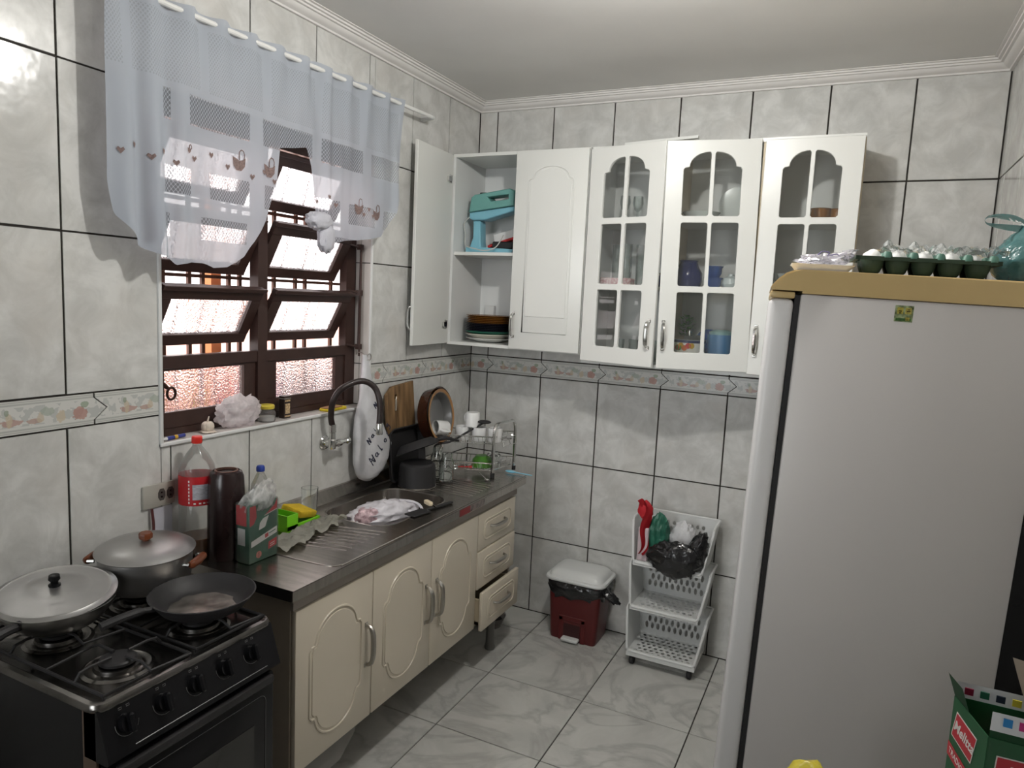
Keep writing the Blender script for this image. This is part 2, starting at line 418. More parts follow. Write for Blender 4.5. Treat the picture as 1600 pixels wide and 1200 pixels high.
for i in range(len(e)): border_piece(wb,e[i],e[i+1] if i+1<len(e) else XR,MWB,1,clip0=(i==0),clip1=(i+1==len(e)))
for a,b in cols(YF,0,-.12): border_piece(wr,a,b,MWR,1,clip0=(a==YF),clip1=(b==0))
for a,b in cols(0,XR,.1): border_piece(wf,a,b,MWF,1,clip0=(a==0),clip1=(b==XR))
# floor tiles
TF=.466
def fcol(lo,hi,ref):
    x=ref
    while x>lo: x-=TF
    e=[lo]; x+=TF
    while x<hi-.002:
        if x>lo+.002: e.append(x)
        x+=TF
    return list(zip(e,e[1:]+[hi]))
FT={}
for a,b in fcol(0,XR,.5596):
    for c,d in fcol(YF,0,-.2435):
        w,h=b-a-.004,d-c-.004
        if w<.01 or h<.01: continue
        k=(round(w,3),round(h,3))
        if k not in FT:
            cc=.001; mm=M().faces([(0,0,-.005),(w,0,-.005),(w,h,-.005),(0,h,-.005),(cc,cc,0),(w-cc,cc,0),(w-cc,h-cc,0),(cc,h-cc,0)],[(4,5,6,7),(0,1,5,4),(1,2,6,5),(2,3,7,6),(3,0,4,7)])
            FT[k]=mm.mesh('tile',M_floor,0)
        o=bpy.data.objects.new('tile',FT[k]); C.objects.link(o); o.parent=floor; o.location=(a+.002,c+.002,0)
ceil=struct('ceiling',M().box(-.15,YF-.15,H,XR+.15,.15,H+.1),M_ceil)
# cornice: stepped plaster profile (d from wall, z)
prof=[(0,2.7414),(.012,2.7414),(.014,2.748),(.026,2.752),(.036,2.760),(.040,2.767),(.050,2.768),(.052,2.774),(.062,2.775),(.064,2.781),(.075,2.782),(.075,2.7849)]
cn=[((0,0),(1,-1)),((XR,0),(-1,-1)),((XR,YF),(-1,1)),((0,YF),(1,1))]
for i in range(4):
    (p,dp),(q,dq)=cn[i],cn[(i+1)%4]; m=M()
    A=[m.b.verts.new((p[0]+dp[0]*d,p[1]+dp[1]*d,z)) for d,z in prof]; B=[m.b.verts.new((q[0]+dq[0]*d,q[1]+dq[1]*d,z)) for d,z in prof]
    for k in range(len(prof)-1): m.b.faces.new((A[k],A[k+1],B[k+1],B[k]))
    struct('trim_%d'%(i+1),m,M_corn)
# ------------------------------------------------------------------ window
win=struct('window_1')
M_rev=pm('reveal_tile_pinkish',(.60,.56,.53),.25,var=.05)
XW=-.148
# sill and reveal tiles
cells=[(OY0+i*.265,OY0+(i+1)*.265) for i in range(4)]
for a,b in cells:
    ob('sill_tile',M().box(XW,a+.001,OZ0-.004,.0,b-.001,OZ0+.004,.001),M_rev,win)
ob('sill_edge_strip',M().box(-.002,OY0-.008,OZ0-.006,.009,OY1+.004,OZ0+.006,.003,2),M_plw,win)
ob('reveal_edge_strip',M().box(-.002,OY0-.008,OZ0-.006,.008,OY0+.004,OZ1,.003,2),M_plw,win)
ob('reveal_edge_strip',M().box(-.002,OY1-.004,OZ0-.006,.008,OY1+.008,OZ1,.003,2),M_plw,win)
for s,y in ((1,OY0),(-1,OY1)):
    zz=[OZ0+.006,ZB,ZT,ZT+TH,OZ1]
    for z0,z1 in zip(zz,zz[1:]):
        y0,y1=(y,y+.005) if s>0 else (y-.005,y)
        ob('reveal_tile',M().box(XW,y0,z0+.002,-.052,y1,z1-.002),M_rev,win); ob('reveal_tile',M().box(-.048,y0,z0+.002,-.001,y1,z1-.002),M_rev,win)
FX=-.095   # frame plane centre
m=M(); ob('frame',m.box(FX-.02,OY0+.006,OZ0+.004,FX+.018,OY0+.036,OZ1),M_dkbrown,win)
ob('frame',M().box(FX-.02,OY1-.07,OZ0+.004,FX+.018,OY1-.006,OZ1),M_dkbrown,win)
ob('frame',M().box(FX-.019,OY0+.005,OZ1-.06,FX+.017,OY1-.005,OZ1-.001),M_dkbrown,win)
ob('frame',M().box(FX-.019,OY0+.037,OZ0+.005,FX+.016,OY1-.071,OZ0+.029),M_dkbrown,win)
ob('mullion',M().box(FX-.021,-1.525,OZ0+.031,FX+.0225,-1.478,OZ1-.061),M_dkbrown,win)
ob('rail',M().box(FX-.018,OY0+.03,1.462,FX+.02,OY1-.06,1.505,.003),M_dkbrown,win)
def pane_mat():
    m,nt,b,o=newmat('pebbled_glass'); N=nt.nodes; L=nt.links; N.remove(b)
    tc=N.new('ShaderNodeTexCoord'); vo=N.new('ShaderNodeTexVoronoi'); vo.feature='SMOOTH_F1'; vo.inputs['Scale'].default_value=150; L.new(tc.outputs['Object'],vo.inputs['Vector'])
    nz=N.new('ShaderNodeTexNoise'); nz.inputs['Scale'].default_value=200; L.new(tc.outputs['Object'],nz.inputs[0])
    hgt=mathn(nt,'ADD',vo.outputs['Distance'],mathn(nt,'MULTIPLY',nz.outputs[0],.5))
    bp=N.new('ShaderNodeBump'); bp.inputs['Strength'].default_value=.9; bp.inputs['Distance'].default_value=.022; L.new(hgt,bp.inputs['Height'])
    rf=N.new('ShaderNodeBsdfRefraction'); rf.inputs['Color'].default_value=(.97,.96,.98,1); rf.inputs['Roughness'].default_value=.02; rf.inputs['IOR'].default_value=1.35; L.new(bp.outputs[0],rf.inputs['Normal'])
    tl=N.new('ShaderNodeBsdfTranslucent'); tl.inputs[0].default_value=(.9,.86,.86,1)
    gl=N.new('ShaderNodeBsdfGlossy'); gl.inputs['Roughness'].default_value=.1; L.new(bp.outputs[0],gl.inputs['Normal'])
    a=N.new('ShaderNodeMixShader'); a.inputs[0].default_value=.12; L.new(rf.outputs[0],a.inputs[1]); L.new(tl.outputs[0],a.inputs[2])
    c=N.new('ShaderNodeMixShader'); c.inputs[0].default_value=.05; L.new(a.outputs[0],c.inputs[1]); L.new(gl.outputs[0],c.inputs[2]); L.new(c.outputs[0],o.inputs[0]); return m
M_peb=pane_mat()
colsW=[(OY0+.038,-1.527),(-1.476,OY1-.072)]
def sash(y0,y1,zc,hh,tilt,st=.048):
    """frame of four bars around a pane, local x out, centred at zc, tilted about the y axis"""
    w=y1-y0; m=M(); t=.011
    m.box(-t,0,-hh/2,t,w,-hh/2+.042,.002); m.box(-t,0,hh/2-.050,t,w,hh/2,.002); m.box(-t,0,-hh/2+.042,t,st,hh/2-.050); m.box(-t,w-st,-hh/2+.042,t,w,hh/2-.050)
    if tilt: m.box(t,-.004,hh/2-.012,t+.010,w+.004,hh/2+.004,.002)
    s=ob('sash',m,M_dkbrown,win,loc=(FX,y0,zc),rot=(0,tilt,0))
    ob('pane',M().grid(lambda u,v:(0,st-.004+(w-2*st+.008)*u,-hh/2+.038+(hh-.084)*v),2,2),M_peb,s)
    return s
for k,(y0,y1) in enumerate(colsW):
    s=(.030,.062)[k]
    # fixed bottom light
    m=M(); m.box(-.012,0,0,.012,y1-y0,.055,.002); m.box(-.012,0,.195,.012,y1-y0,.205); m.box(-.012,0,.055,.012,.04 if k==0 else .056,.195); m.box(-.012,y1-y0-.056,.055,.012,y1-y0,.195)
    f=ob('fixed_sash',m,M_dkbrown,win,loc=(FX,y0,OZ0+.028))
    ob('pane',M().grid(lambda u,v:(0,.03+(y1-y0-.08)*u,.05+.15*v),2,2),M_peb,f)
    for zc in (1.640,1.892,2.150): sash(y0+.002,y1-.002,zc,.232,.50,st=.045 if k==0 else .052)
# operating levers, hooks
m=M(); m.tube([(-.045,OY1-.020,1.50),(-.04,OY1-.018,1.95)],.006,6); m.tube([(-.03,OY1-.032,1.46),(-.03,OY1-.030,1.94)],.005,6)
for z in (1.5,1.74,1.94): m.tube([(-.045,OY1-.02,z),(-.08,OY1-.06,z+.01)],.006,6); m.box(-.055,OY1-.03,z-.012,-.035,OY1-.008,z+.012)
ob('lever',m,M_dkbrown,win)
m=M(); m.tube([(-.05,-1.985,1.44),(-.048,-1.96,1.425),(-.046,-1.94,1.405)],.007,8); m.tube([(-.046+0*math.cos(a),-1.925+.016*math.sin(a),1.385+.020*math.cos(a)) for a in [2*PI*i/12 for i in range(12)]],.0045,6,closed=True)
ob('latch',m,pm('rusty_dark_metal',(.05,.025,.02),.5,.6),win)
# security grille outside
m=M()
for y in (-1.96,-1.834,-1.727,-1.669,-1.549,-1.496,-1.317,-1.195,-1.136,-.969): m.box(-.206,y-.007,1.15,-.194,y+.007,2.4)
for z in (1.20,1.775,2.04,2.35): m.box(-.21,-2.1,z-.006,-.19,-.85,z+.006)
tag(ob('window_grille',m,pm('orange_brown_bars',(.16,.07,.045),.5)),'orange brown iron security grille outside the louvred window','grille')
# outside: neighbour's sunlit wall, roof eave, coloured laundry
M_nw=pm('sunlit_render',(.80,.50,.42),.9,var=.12,scale=2.5)
tag(ob('neighbour_wall',M().box(-2.4,-2.6,0,-2.2,4.0,1.72),M_nw),'pinkish sunlit yard wall seen outside through the window','wall')
tag(ob('orange_post',M().box(-.50,-1.42,0,-.44,-1.37,2.4),pm('orange_paint',(.85,.30,.12),.7)),'orange painted post outside behind the window grille','post')
m=M()
tag(ob('yellow_awning',M().box(-1.3,-1.9,2.22,-1.26,-1.15,2.27),pm('yellow_paint',(.9,.55,.05),.6)),'yellow board outside seen behind the lace curtain','board')
LC=(((.70,.30,.10),-1.78,.12,'orange cloth hanging outside, first on the left of the line'),((.85,.62,.10),-1.655,.10,'yellow cloth hanging outside beside the orange one'),((.75,.10,.12),-1.55,.12,'red cloth hanging outside right of the yellow one'),((.80,.35,.50),-1.425,.16,'pink cloth hanging outside right of the red one'),((.62,.45,.75),-1.26,.12,'lilac cloth hanging outside right of the pink one'),((.72,.75,.85),-1.13,.40,'wide pale bluish sheet hanging outside'),((.35,.30,.50),-.72,.16,'dark violet cloth hanging outside right of the pale sheet'),((.80,.84,.92),-.55,.5,'wide white sheet hanging outside at the right end'))
for i,(c,y0,wd,lab) in enumerate(LC):
    mt=pm('laundry_cloth_%d'%i,c,.8,var=.35,scale=30)
    tag(ob('hanging_cloth',M().grid(lambda u,v:(-.60+.02*math.sin(u*9+i),y0+wd*u,.62+.74*v),10,3),mt),lab,'cloth','laundry outside the window')
tag(ob('clothes_line',M().tube([(-.60,-2.6,1.365),(-.60,.6,1.365)],.003,6).tube([(-.60,-2.6,-.02),(-.60,-2.6,1.5)],.02,8).tube([(-.60,.6,-.02),(-.60,.6,1.5)],.02,8),pm('cord_grey',(.4,.4,.4))),'thin clothes line carrying the laundry outside','clothes line')
tag(ob('yard_floor',M().box(-6,-6,-.12,-.151,6,-.02),pm('yard_concrete',(.5,.45,.42),.9)),'grey concrete yard floor outside the window','ground')
# ------------------------------------------------------------------ ceiling lamp (above the frame)
t=thing('ceiling_lamp','white round ceiling lamp holder with glowing bulb','lamp',(LAMP[0],LAMP[1],H))
ob('base',M().lathe([(0,0),(.05,0),(.05,-.012),(.03,-.022),(.022,-.04),(0,-.04)],24),M_plw,t)
ob('bulb',M().lathe([(.016,-.035),(.02,-.05),(.03,-.062),(.032,-.075),(.028,-.088),(.012,-.096),(0,-.098)],20),pm('glowing_bulb',(1,1,1),.5,emit=((1,.97,.92),12)),t)
ld=bpy.data.lights.new('lamp_light','POINT'); ld.energy=LAMP_W; ld.color=(1,.98,.94); ld.shadow_soft_size=.035
lo=bpy.data.objects.new('lamp_light',ld); C.objects.link(lo); lo.parent=t; lo.location=(0,0,-.14)
# ================================================================== CURTAIN
ZROD=2.553
t=thing('curtain_rod','white curtain rod along the top of the window wall','curtain rod',(0,0,0))
ob('rod',M().tube([(.075,-2.5,2.535),(.075,-.60,2.573)],.0085,10),M_white,t)
ob('end_cap',M().tube([(.075,-.605,2.573),(.07,-.585,2.574),(.045,-.575,2.575),(.0,-.575,2.575)],.010,10),M_plw,t)
ob('bracket',M().tube([(.075,-2.49,2.535),(.045,-2.51,2.535),(.0,-2.51,2.535)],.010,10),M_plw,t)
BZ=[(-2.215,2.02),(-2.20,1.93),(-2.15,1.865),(-2.08,1.825),(-2.02,1.818),(-2.005,1.80),(-1.99,1.805),(-1.95,1.812),(-1.90,1.812),(-1.86,1.800),(-1.80,1.806),(-1.73,1.845),(-1.68,1.90),(-1.63,1.98),(-1.59,2.10),(-1.568,2.235),(-1.50,2.248),(-1.44,2.262),(-1.415,2.20),(-1.39,2.10),(-1.36,2.0),(-1.335,1.935),(-1.30,1.925),(-1.22,1.945),(-1.13,1.955),(-1.05,1.968),(-.97,1.985),(-.92,2.03),(-.88,2.10),(-.855,2.20),(-.84,2.32)]
def lerp(tab,x):
    if x<=tab[0][0]: return tab[0][1]
    for (a,b),(c,d) in zip(tab,tab[1:]):
        if x<=c: return b+(d-b)*(x-a)/(c-a)
    return tab[-1][1]
def ztop(y): return 2.553+.020*(y+1.5)/1.0*1.0+.022+.010*noise.noise((y*17,3,1))
def curt(y,z):
    zt=ztop(y); k=(zt-z)/.7
    pl=.5+.5*math.sin(2*PI*(y+2.2)/.124)               # gathered on the rod
    x=.075+.017*math.cos(2*PI*(y+2.2)/.124)*math.exp(-k*5)
    lf=math.exp(-((y+2.1)/.13)**2); rf=math.exp(-((y+1.33)/.07)**2)+.8*math.exp(-((y+.87)/.05)**2)
    x+=k*.8*(.034*math.sin(y*66)*lf+.024*math.sin(y*70)*rf+.010*noise.noise((y*9,z*3,0))*2)+.02*k*lf
    x+=.006*noise.noise((y*22,z*4,5))
    return max(x,.028)
def lace_mat():
    m,nt,b,o=newmat('lace_fabric'); N=nt.nodes; L=nt.links; N.remove(b)
    g=N.new('ShaderNodeTexCoord'); sp=N.new('ShaderNodeSeparateXYZ'); L.new(g.outputs['Object'],sp.inputs[0]); U,V=sp.outputs[1],sp.outputs[2]
    def net(p,q,thr):
        a=mathn(nt,'SINE',mathn(nt,'ADD',mathn(nt,'MULTIPLY',U,2*PI/p),mathn(nt,'MULTIPLY',V,2*PI/q)))
        c=mathn(nt,'SINE',mathn(nt,'SUBTRACT',mathn(nt,'MULTIPLY',U,2*PI/p),mathn(nt,'MULTIPLY',V,2*PI/q)))
        return mathn(nt,'GREATER_THAN',mathn(nt,'ABSOLUTE',mathn(nt,'MULTIPLY',a,c)),thr)
    def band(lo,hi): return mathn(nt,'MULTIPLY',mathn(nt,'GREATER_THAN',V,lo),mathn(nt,'LESS_THAN',V,hi))
    def colm(per,ph,w): return mathn(nt,'LESS_THAN',mathn(nt,'FRACT',mathn(nt,'ADD',mathn(nt,'DIVIDE',U,per),ph)),w)
    big=net(.022,.030,.22); fine=net(.019,.028,.5)
    patches=None
    for lo,hi,per,ph,w in ((2.225,2.315,.30,.50,.80),(2.015,2.095,.23,.15,.72),(1.885,1.955,.30,.35,.62)):
        q=mathn(nt,'MULTIPLY',band(lo,hi),colm(per,ph,w)); patches=q if patches is None else mathn(nt,'MAXIMUM',patches,q)
    holes=mathn(nt,'MULTIPLY',mathn(nt,'MULTIPLY',patches,big),mathn(nt,'GREATER_THAN',U,-2.035))
    topm=mathn(nt,'MULTIPLY',mathn(nt,'MULTIPLY',band(2.335,2.52),colm(.26,.2,.86)),fine)
    cloth=.90
    op=mathn(nt,'SUBTRACT',cloth,mathn(nt,'MULTIPLY',holes,.50)); op=mathn(nt,'SUBTRACT',op,mathn(nt,'MULTIPLY',topm,.22))
    tr=N.new('ShaderNodeBsdfTransparent'); df=N.new('ShaderNodeBsdfDiffuse'); df.inputs[0].default_value=(.47,.52,.585,1)
    tl=N.new('ShaderNodeBsdfTranslucent'); tl.inputs[0].default_value=(.60,.56,.60,1)
    m1=N.new('ShaderNodeMixShader'); m1.inputs[0].default_value=.30; L.new(df.outputs[0],m1.inputs[1]); L.new(tl.outputs[0],m1.inputs[2])
    m2=N.new('ShaderNodeMixShader'); L.new(op,m2.inputs[0]); L.new(tr.outputs[0],m2.inputs[1]); L.new(m1.outputs[0],m2.inputs[2]); L.new(m2.outputs[0],o.inputs[0]); return m
M_lace=lace_mat()
cr=thing('lace_curtain','white lace curtain hitched up over the window with teapot patterns','curtain',(0,0,0))
def cf(u,v):
    y=-2.215+1.375*u; zt=ztop(y); z=zt+(lerp(BZ,y)-zt)*v
    return (curt(y,z),y,z)
ob('cloth',M().grid(cf,300,48),M_lace,cr,smooth=180)
M_mot=pm('brown_openwork',(.20,.14,.13),.8,var=.4,scale=160)
def decal(name,pts,off=.003):
    m=M(); vs=[(curt(y,z)+off,y,z) for y,z in pts]; c=(sum(v[1] for v in vs)/len(vs),sum(v[2] for v in vs)/len(vs))
    m.faces([(curt(*c)+off,)+c]+vs,[(0,i+1,(i+1)%len(vs)+1) for i in range(len(vs))]); return ob(name,m,M_mot,cr,smooth=0)
for y,z,s in ((-1.755,2.150,1),(-1.625,2.150,1),(-1.13,2.085,.95),(-1.01,2.075,.95),(-1.955,2.15,.35)):
    pts=[(-.026,.016),(-.022,-.012),(-.010,-.026),(.010,-.026),(.024,-.010),(.026,.018),(.015,.010),(0,.006),(-.012,.012)]
    decal('teapot_motif',[(y+a*s,z+b*s) for a,b in pts])
    m=M(); m.tube([(curt(y,z)+.003,y+a*s,z+b*s) for a,b in [(.002,.008)]+[(.012+.012*math.cos(q),.024+.018*math.sin(q)) for q in (3.6,2.6,1.8,1.0,.2,-.6,-1.2)]],.0018,4); ob('teapot_handle',m,M_mot,cr)
k=0
for y0,y1,zz in ((-2.185,-2.0,2.115),(-1.93,-1.80,2.14),(-1.70,-1.60,2.125),(-1.37,-1.27,2.09),(-1.10,-1.04,2.075)):
    n=max(3,int((y1-y0)/.034))
    for i in range(n):
        y=y0+(y1-y0)*i/(n-1); z=zz+(.012 if i%2 else -.012); q=.013
        decal('heart_motif',[(y,z-q*.8),(y+q*.7,z+.002),(y+q*.45,z+q*.7),(y,z+q*.3),(y-q*.45,z+q*.7),(y-q*.7,z+.002)])
# knotted corner of the right half
def kn(p,d): return p+Vector((0,0,-.02*abs(d.z)))
m=M().blob((.085,-1.375,2.005),(.030,.062,.034),.4,2.6,28,3,None,True); m.blob((.085,-1.335,1.945),(.024,.040,.055),.4,3,24,5,None,True); ob('knot',m,pm('white_cloth',(.50,.50,.55),.85,var=.04,bump=.3,bscale=60),cr,smooth=60)

# ================================================================== HANDLE AND DOOR BUILDERS
def bow_handle(par,x,z0,z1,vertical=True,out=.030,mt=None,r=.0062,loc=None):
    """bow handle on a front that faces -y, in door coordinates"""
    a=[(0,0),(.06,.6),(.2,.92),(.5,1.0),(.8,.92),(.94,.6),(1,0)]; pts=[]
    for s,o in bez([(p[0],p[1],0) for p in a],4) and [(q.x,q.y) for q in bez([(p[0],p[1],0) for p in a],4)]:
        pts.append((x,-o*out,z0+(z1-z0)*s) if vertical else (x+(z1-z0)*s,-o*out,z0))
    n=len(pts); R_=[r*(.75+.55*math.sin(PI*i/(n-1))) for i in range(n)]
    m=M().tube(pts,R_,8)
    for p in (pts[0],pts[-1]): m.mark(); m.box(p[0]-.008,-.004,p[2]-.008,p[0]+.008,.0005,p[2]+.008,.002)
    return ob('handle',m,mt or M_nickel,par,loc=loc)
def ridge_panel(par,pts,mt,r=.0035,inset=.011,dep=.0028,y=0):
    """raised centre panel with a rounded moulding around it, facing -y"""
    ob('moulding',M().tube([(p[0],y-.0005,p[1]) for p in pts],r,6,closed=True),mt,par)
    cx=sum(p[0] for p in pts)/len(pts); cz=sum(p[1] for p in pts)/len(pts)
    w=max(p[0] for p in pts)-cx; h=max(p[1] for p in pts)-cz
    q=[(cx+(p[0]-cx)*(1-inset/w),cz+(p[1]-cz)*(1-inset/h)) for p in pts]
    ob('raised_panel',curve_mesh([q],dep+.0005,.0022,2,T(0,y,0)@XZ),mt,par)
def arch_pts(x0,x1,z0,z1,sh=.030,rise=.055,bottom=False,n=14):
    """panel outline with a shouldered arch on top (and mirrored below if bottom)"""
    cx=(x0+x1)/2; w=(x1-x0)/2; iw=w-sh*.75
    top=[(x1,z1-rise-.012),(x1-sh*.25,z1-rise),(x1-sh*.62,z1-rise+.002)]+arc(cx,z1-rise+.004,iw*.98,.12,PI-.12,n,ry=rise)+[(x0+sh*.62,z1-rise+.002),(x0+sh*.25,z1-rise),(x0,z1-rise-.012)]
    if not bottom: return [(x0,z0),(x1,z0)]+top
    bot=[(x0,z0+rise+.012),(x0+sh*.25,z0+rise),(x0+sh*.62,z0+rise-.002)]+arc(cx,z0+rise-.004,iw*.98,PI+.12,2*PI-.12,n,ry=rise)+[(x1-sh*.62,z0+rise-.002),(x1-sh*.25,z0+rise),(x1,z0+rise+.012)]
    return bot+top

# ================================================================== UPPER CABINETS
A0,A1,AD=.035,.775,-.325
ua=thing('wall_cabinet','white two-door wall cabinet in the corner, its left door swung open','cabinet',(A0,-.001,1.495))
w=A1-A0; h=.965; d=-.324; tk=.016
ob('top_panel',M().box(0,d,h-tk,w,0,h),M_cabw,ua); ob('bottom_panel',M().box(0,d,0,w,0,tk),M_cabw,ua)
ob('side_panel',M().box(0,d,tk,tk,0,h-tk),M_cabi,ua); ob('side_panel',M().box(w-tk,d,tk,w,0,h-tk),M_cabi,ua)
ob('back_panel',M().box(tk,-.006,tk,w-tk,0,h-tk),M_cabi,ua); ob('shelf',M().box(tk,d+.012,.462,w-tk,-.006,.478),M_cabw,ua)
d1=ob('door',M().box(0,-.017,0,.365,0,.955,.002),M_cabw,ua,loc=(.004,d-.002,.005),rot=(0,0,math.radians(-86)))
ridge_panel(d1,arch_pts(.065,.30,.10,.86),M_cabw,y=-.017)
bow_handle(d1,.335,.07,.19,loc=(0,-.017,0),mt=M_chrome)
for z in (.10,.83):
    m=M(); m.lathe([(0,0),(.017,0),(.017,.004),(.006,.006),(0,.006)],14); m.box(-.004,-.02,.002,.004,.02,.009); m.box(.006,-.012,.002,.035,.012,.012); m.box(.012,-.022,.004,.018,.022,.008)
    m.xf(T(.035,.001,z)@R(-PI/2,'X')); ob('hinge',m,M_chrome,d1)
d2=ob('door',M().box(0,-.017,0,.372,0,.955,.003,2),M_cabw,ua,loc=(w-.373,d-.002,.005))
ridge_panel(d2,arch_pts(.070,.305,.085,.875),M_cabw,y=-.017)
bow_handle(d2,.022,.06,.175,loc=(0,-.017,0),mt=M_chrome)

B0,B1=.785,1.922
ub=thing('wall_cabinet','white three-door wall cabinet with arched glass doors standing ajar','cabinet',(B0,-.001,1.460))
w=B1-B0; h=1.0
ob('top_panel',M().box(0,d,h-tk,w,0,h),M_cabw,ub); ob('bottom_panel',M().box(0,d,0,w,0,tk),M_cabw,ub)
ob('side_panel',M().box(0,d,tk,tk,0,h-tk),M_cabi,ub); ob('side_panel',M().box(w-tk,d,tk,w,0,h-tk),M_beige,ub,label='bare beige side panel')
ob('back_panel',M().box(tk,-.006,tk,w-tk,0,h-tk),M_cabi,ub)
ob('partition',M().box(.378,d+.005,tk,.394,-.006,h-tk),M_beige,ub); ob('partition',M().box(.752,d+.005,tk,.768,-.006,h-tk),M_beige,ub)
for x0,x1 in ((tk,.378),(.394,.752),(.768,w-tk)):
    for z in (.365,.665): ob('shelf',M().box(x0,d+.012,z-.008,x1,-.006,z+.006),M_cabw,ub)
def gcell(x0,x1,z0,z1,top=0):
    if not top: return rrect(x0,z0,x1,z1,.009,3)
    r=.007
    sh=z1-.058
    if top==1: # left cell: arch rises to the right
        return [(x0+r,z0),(x1-r,z0),(x1,z0+r),(x1,z1-.006),(x1-.005,z1)]+[(x1-.005-(x1-x0-.03)*math.sin(a),sh+.058*math.cos(a)-0*a) for a in [PI/2*i/8 for i in range(1,9)]]+[(x0+.020,sh-.004),(x0+.006,sh-.006),(x0,sh-.014),(x0,z0+r)]
    p=gcell(-x1,-x0,z0,z1,1); return [(-a,b) for a,b in p][::-1]
def glass_door(par,loc,rot,wd=.372,hd=.975,handle='left',flip=False):
    x0,xm,x1=.074,wd/2,wd-.074; g=.0085
    loops=[[(0,0),(wd,0),(wd,hd),(0,hd)]]
    for z0,z1,tp in ((.074,.335,0),(.362,.632,0),(.660,.925,1)):
        loops.append(gcell(x0,xm-g,z0,z1,tp)); loops.append(gcell(xm+g,x1,z0,z1,2 if tp else 0))
    off=T(-wd if flip else 0,-.0095,0)
    dr=ob('door',curve_mesh(loops,.009,.0025,1,off@XZ),M_cabw,par,loc=loc,rot=rot)
    ob('glass_pane',M().box(x0-.01-(wd if flip else 0),-.004,.064,x1+.01-(wd if flip else 0),-.0025,.935),M_pane,dr)
    hx=(.024 if handle=='left' else wd-.024)-(wd if flip else 0)
    bow_handle(dr,hx,.085,.205,loc=(0,-.0185,0),mt=M_chrome,r=.0075); return dr
glass_door(ub,(.004,d-.001,.012),(0,0,math.radians(-14)),wd=.383,handle='right')
glass_door(ub,(.762,d-.001,.018),(0,math.radians(-1.0),math.radians(13)),wd=.386,handle='left',flip=True)
glass_door(ub,(w-.003,d-.001,.012),(0,0,math.radians(1.0)),wd=.370,handle='left',flip=True)
t=tag(ob('loose_board',M().box(0,0,0,.33,.03,.012).xf(R(-.05,'Y')),M_cabw,loc=(.93,-.31,2.4625)),'thin white board lying on top of the glass-door cabinet','board')

# ---- contents of the open compartment
M_teal=pm('teal_plastic',(.14,.34,.31),.35); M_ltblue=pm('light_blue_plastic',(.20,.46,.56),.35)
mx=thing('stand_mixer','old teal and light blue stand mixer on the upper shelf of the open cabinet','mixer',(.075,-.19,1.974))
Z3=T(0,-.045,0)@XZ
ob('base',curve_mesh([[(0,0),(.27,0),(.275,.022),(.06,.03),(.0,.03)]],.05,.006,2,T(0,0,0)@XZ),M_ltblue,mx)
ob('column',curve_mesh([[(.01,.02),(.085,.02),(.078,.06),(.072,.165),(.03,.165),(.032,.08)]],.032,.006,2,XZ),M_ltblue,mx)
ob('head_lower',curve_mesh([[(.012,.178),(.03,.168),(.10,.168),(.27,.212),(.27,.236),(.012,.206)]],.045,.008,2,XZ),M_ltblue,mx)
ob('head_upper',curve_mesh([[(.008,.208),(.268,.240),(.268,.315),(.24,.325),(.04,.298),(.02,.285)],[(.115,.285),(.235,.296),(.235,.272),(.135,.262)]],.045,.007,2,XZ),M_teal,mx)
ob('switch',M().box(.055,-.018,.296,.095,.018,.312,.003),M_black,mx)
ob('cord',M().tube(bez([(.02,-.04,.19),(-.012,-.05,.15),(0,-.055,.1),(.0,-.05,.04),(.06,-.075,.022),(.14,-.09,.01),(.2,-.085,.03),(.235,-.08,.09)],6),.003,6),pm('grey_cord',(.5,.5,.47)),mx)
tag(ob('storage_box',M().box(0,0,0,.17,.05,.05,.003),M_white,loc=(.185,-.12,2.03),rot=(0,math.radians(-15),0)),'small white box leaning behind the mixer','box')
tag(ob('lidded_tray',M().box(0,0,0,.19,.06,.014,.003).xf(Matrix()),M_red,loc=(.165,-.16,2.0055),rot=(0,math.radians(-17),0)),'dark red tray leaning under the mixer head','tray')
tag(ob('dark_utensil',M().box(0,0,0,.12,.05,.04,.006),M_blackm,loc=(.205,-.19,1.998)),'dark metal gadget standing on the mixer base','utensil')
# plates
pc=(.20,-.175)
def plate(z,r,mt,name,label,grp=None,depth=.018,thick=.003):
    p=[(0,0),(r*.55,0),(r*.62,.002),(r,depth),(r+.001,depth+thick*.8),(r-.003,depth+thick),(r*.6,thick+.002),(0,thick)]
    return tag(ob(name,M().lathe(p,36),mt,loc=(pc[0],pc[1],z)),label,'plate',grp)
M_amber=pm('amber_glass',(.30,.12,.02),.08,trans=.35,var=.1); M_dkplate=pm('dark_smoked_plate',(.012,.012,.02),.12)
plate(1.5125,.118,pm('white_china',(.72,.72,.70),.2),'dinner_plate','white china plate at the bottom of the plate stack')
plate(1.5265,.122,pm('cream_china',(.62,.60,.52),.2),'soup_plate','deep cream plate second from the bottom of the stack',depth=.026)
plate(1.5480,.124,pm('green_plastic_plate',(.03,.20,.13),.35),'dinner_plate','green plate above the cream one in the stack')
zz=1.5555
OR=('lowest','second lowest','middle','second highest','topmost')
for i in range(5): plate(zz,.126-.001*(i%2),M_dkplate,'dinner_plate','dark smoked glass plate in the stack, %s of the dark ones'%OR[i],'dark plates in the stack'); zz+=.0085
for i in range(5): plate(zz,.124-.001*(i%3),M_amber,'dinner_plate','amber glass plate near the top of the stack, %s of the amber ones'%OR[i],'amber plates in the stack'); zz+=.0085
tag(ob('small_carton',M().box(0,0,0,.055,.03,.19,.002),M_plw,loc=(.10,-.042,1.5115)),'small white carton standing behind the plate stack','carton')
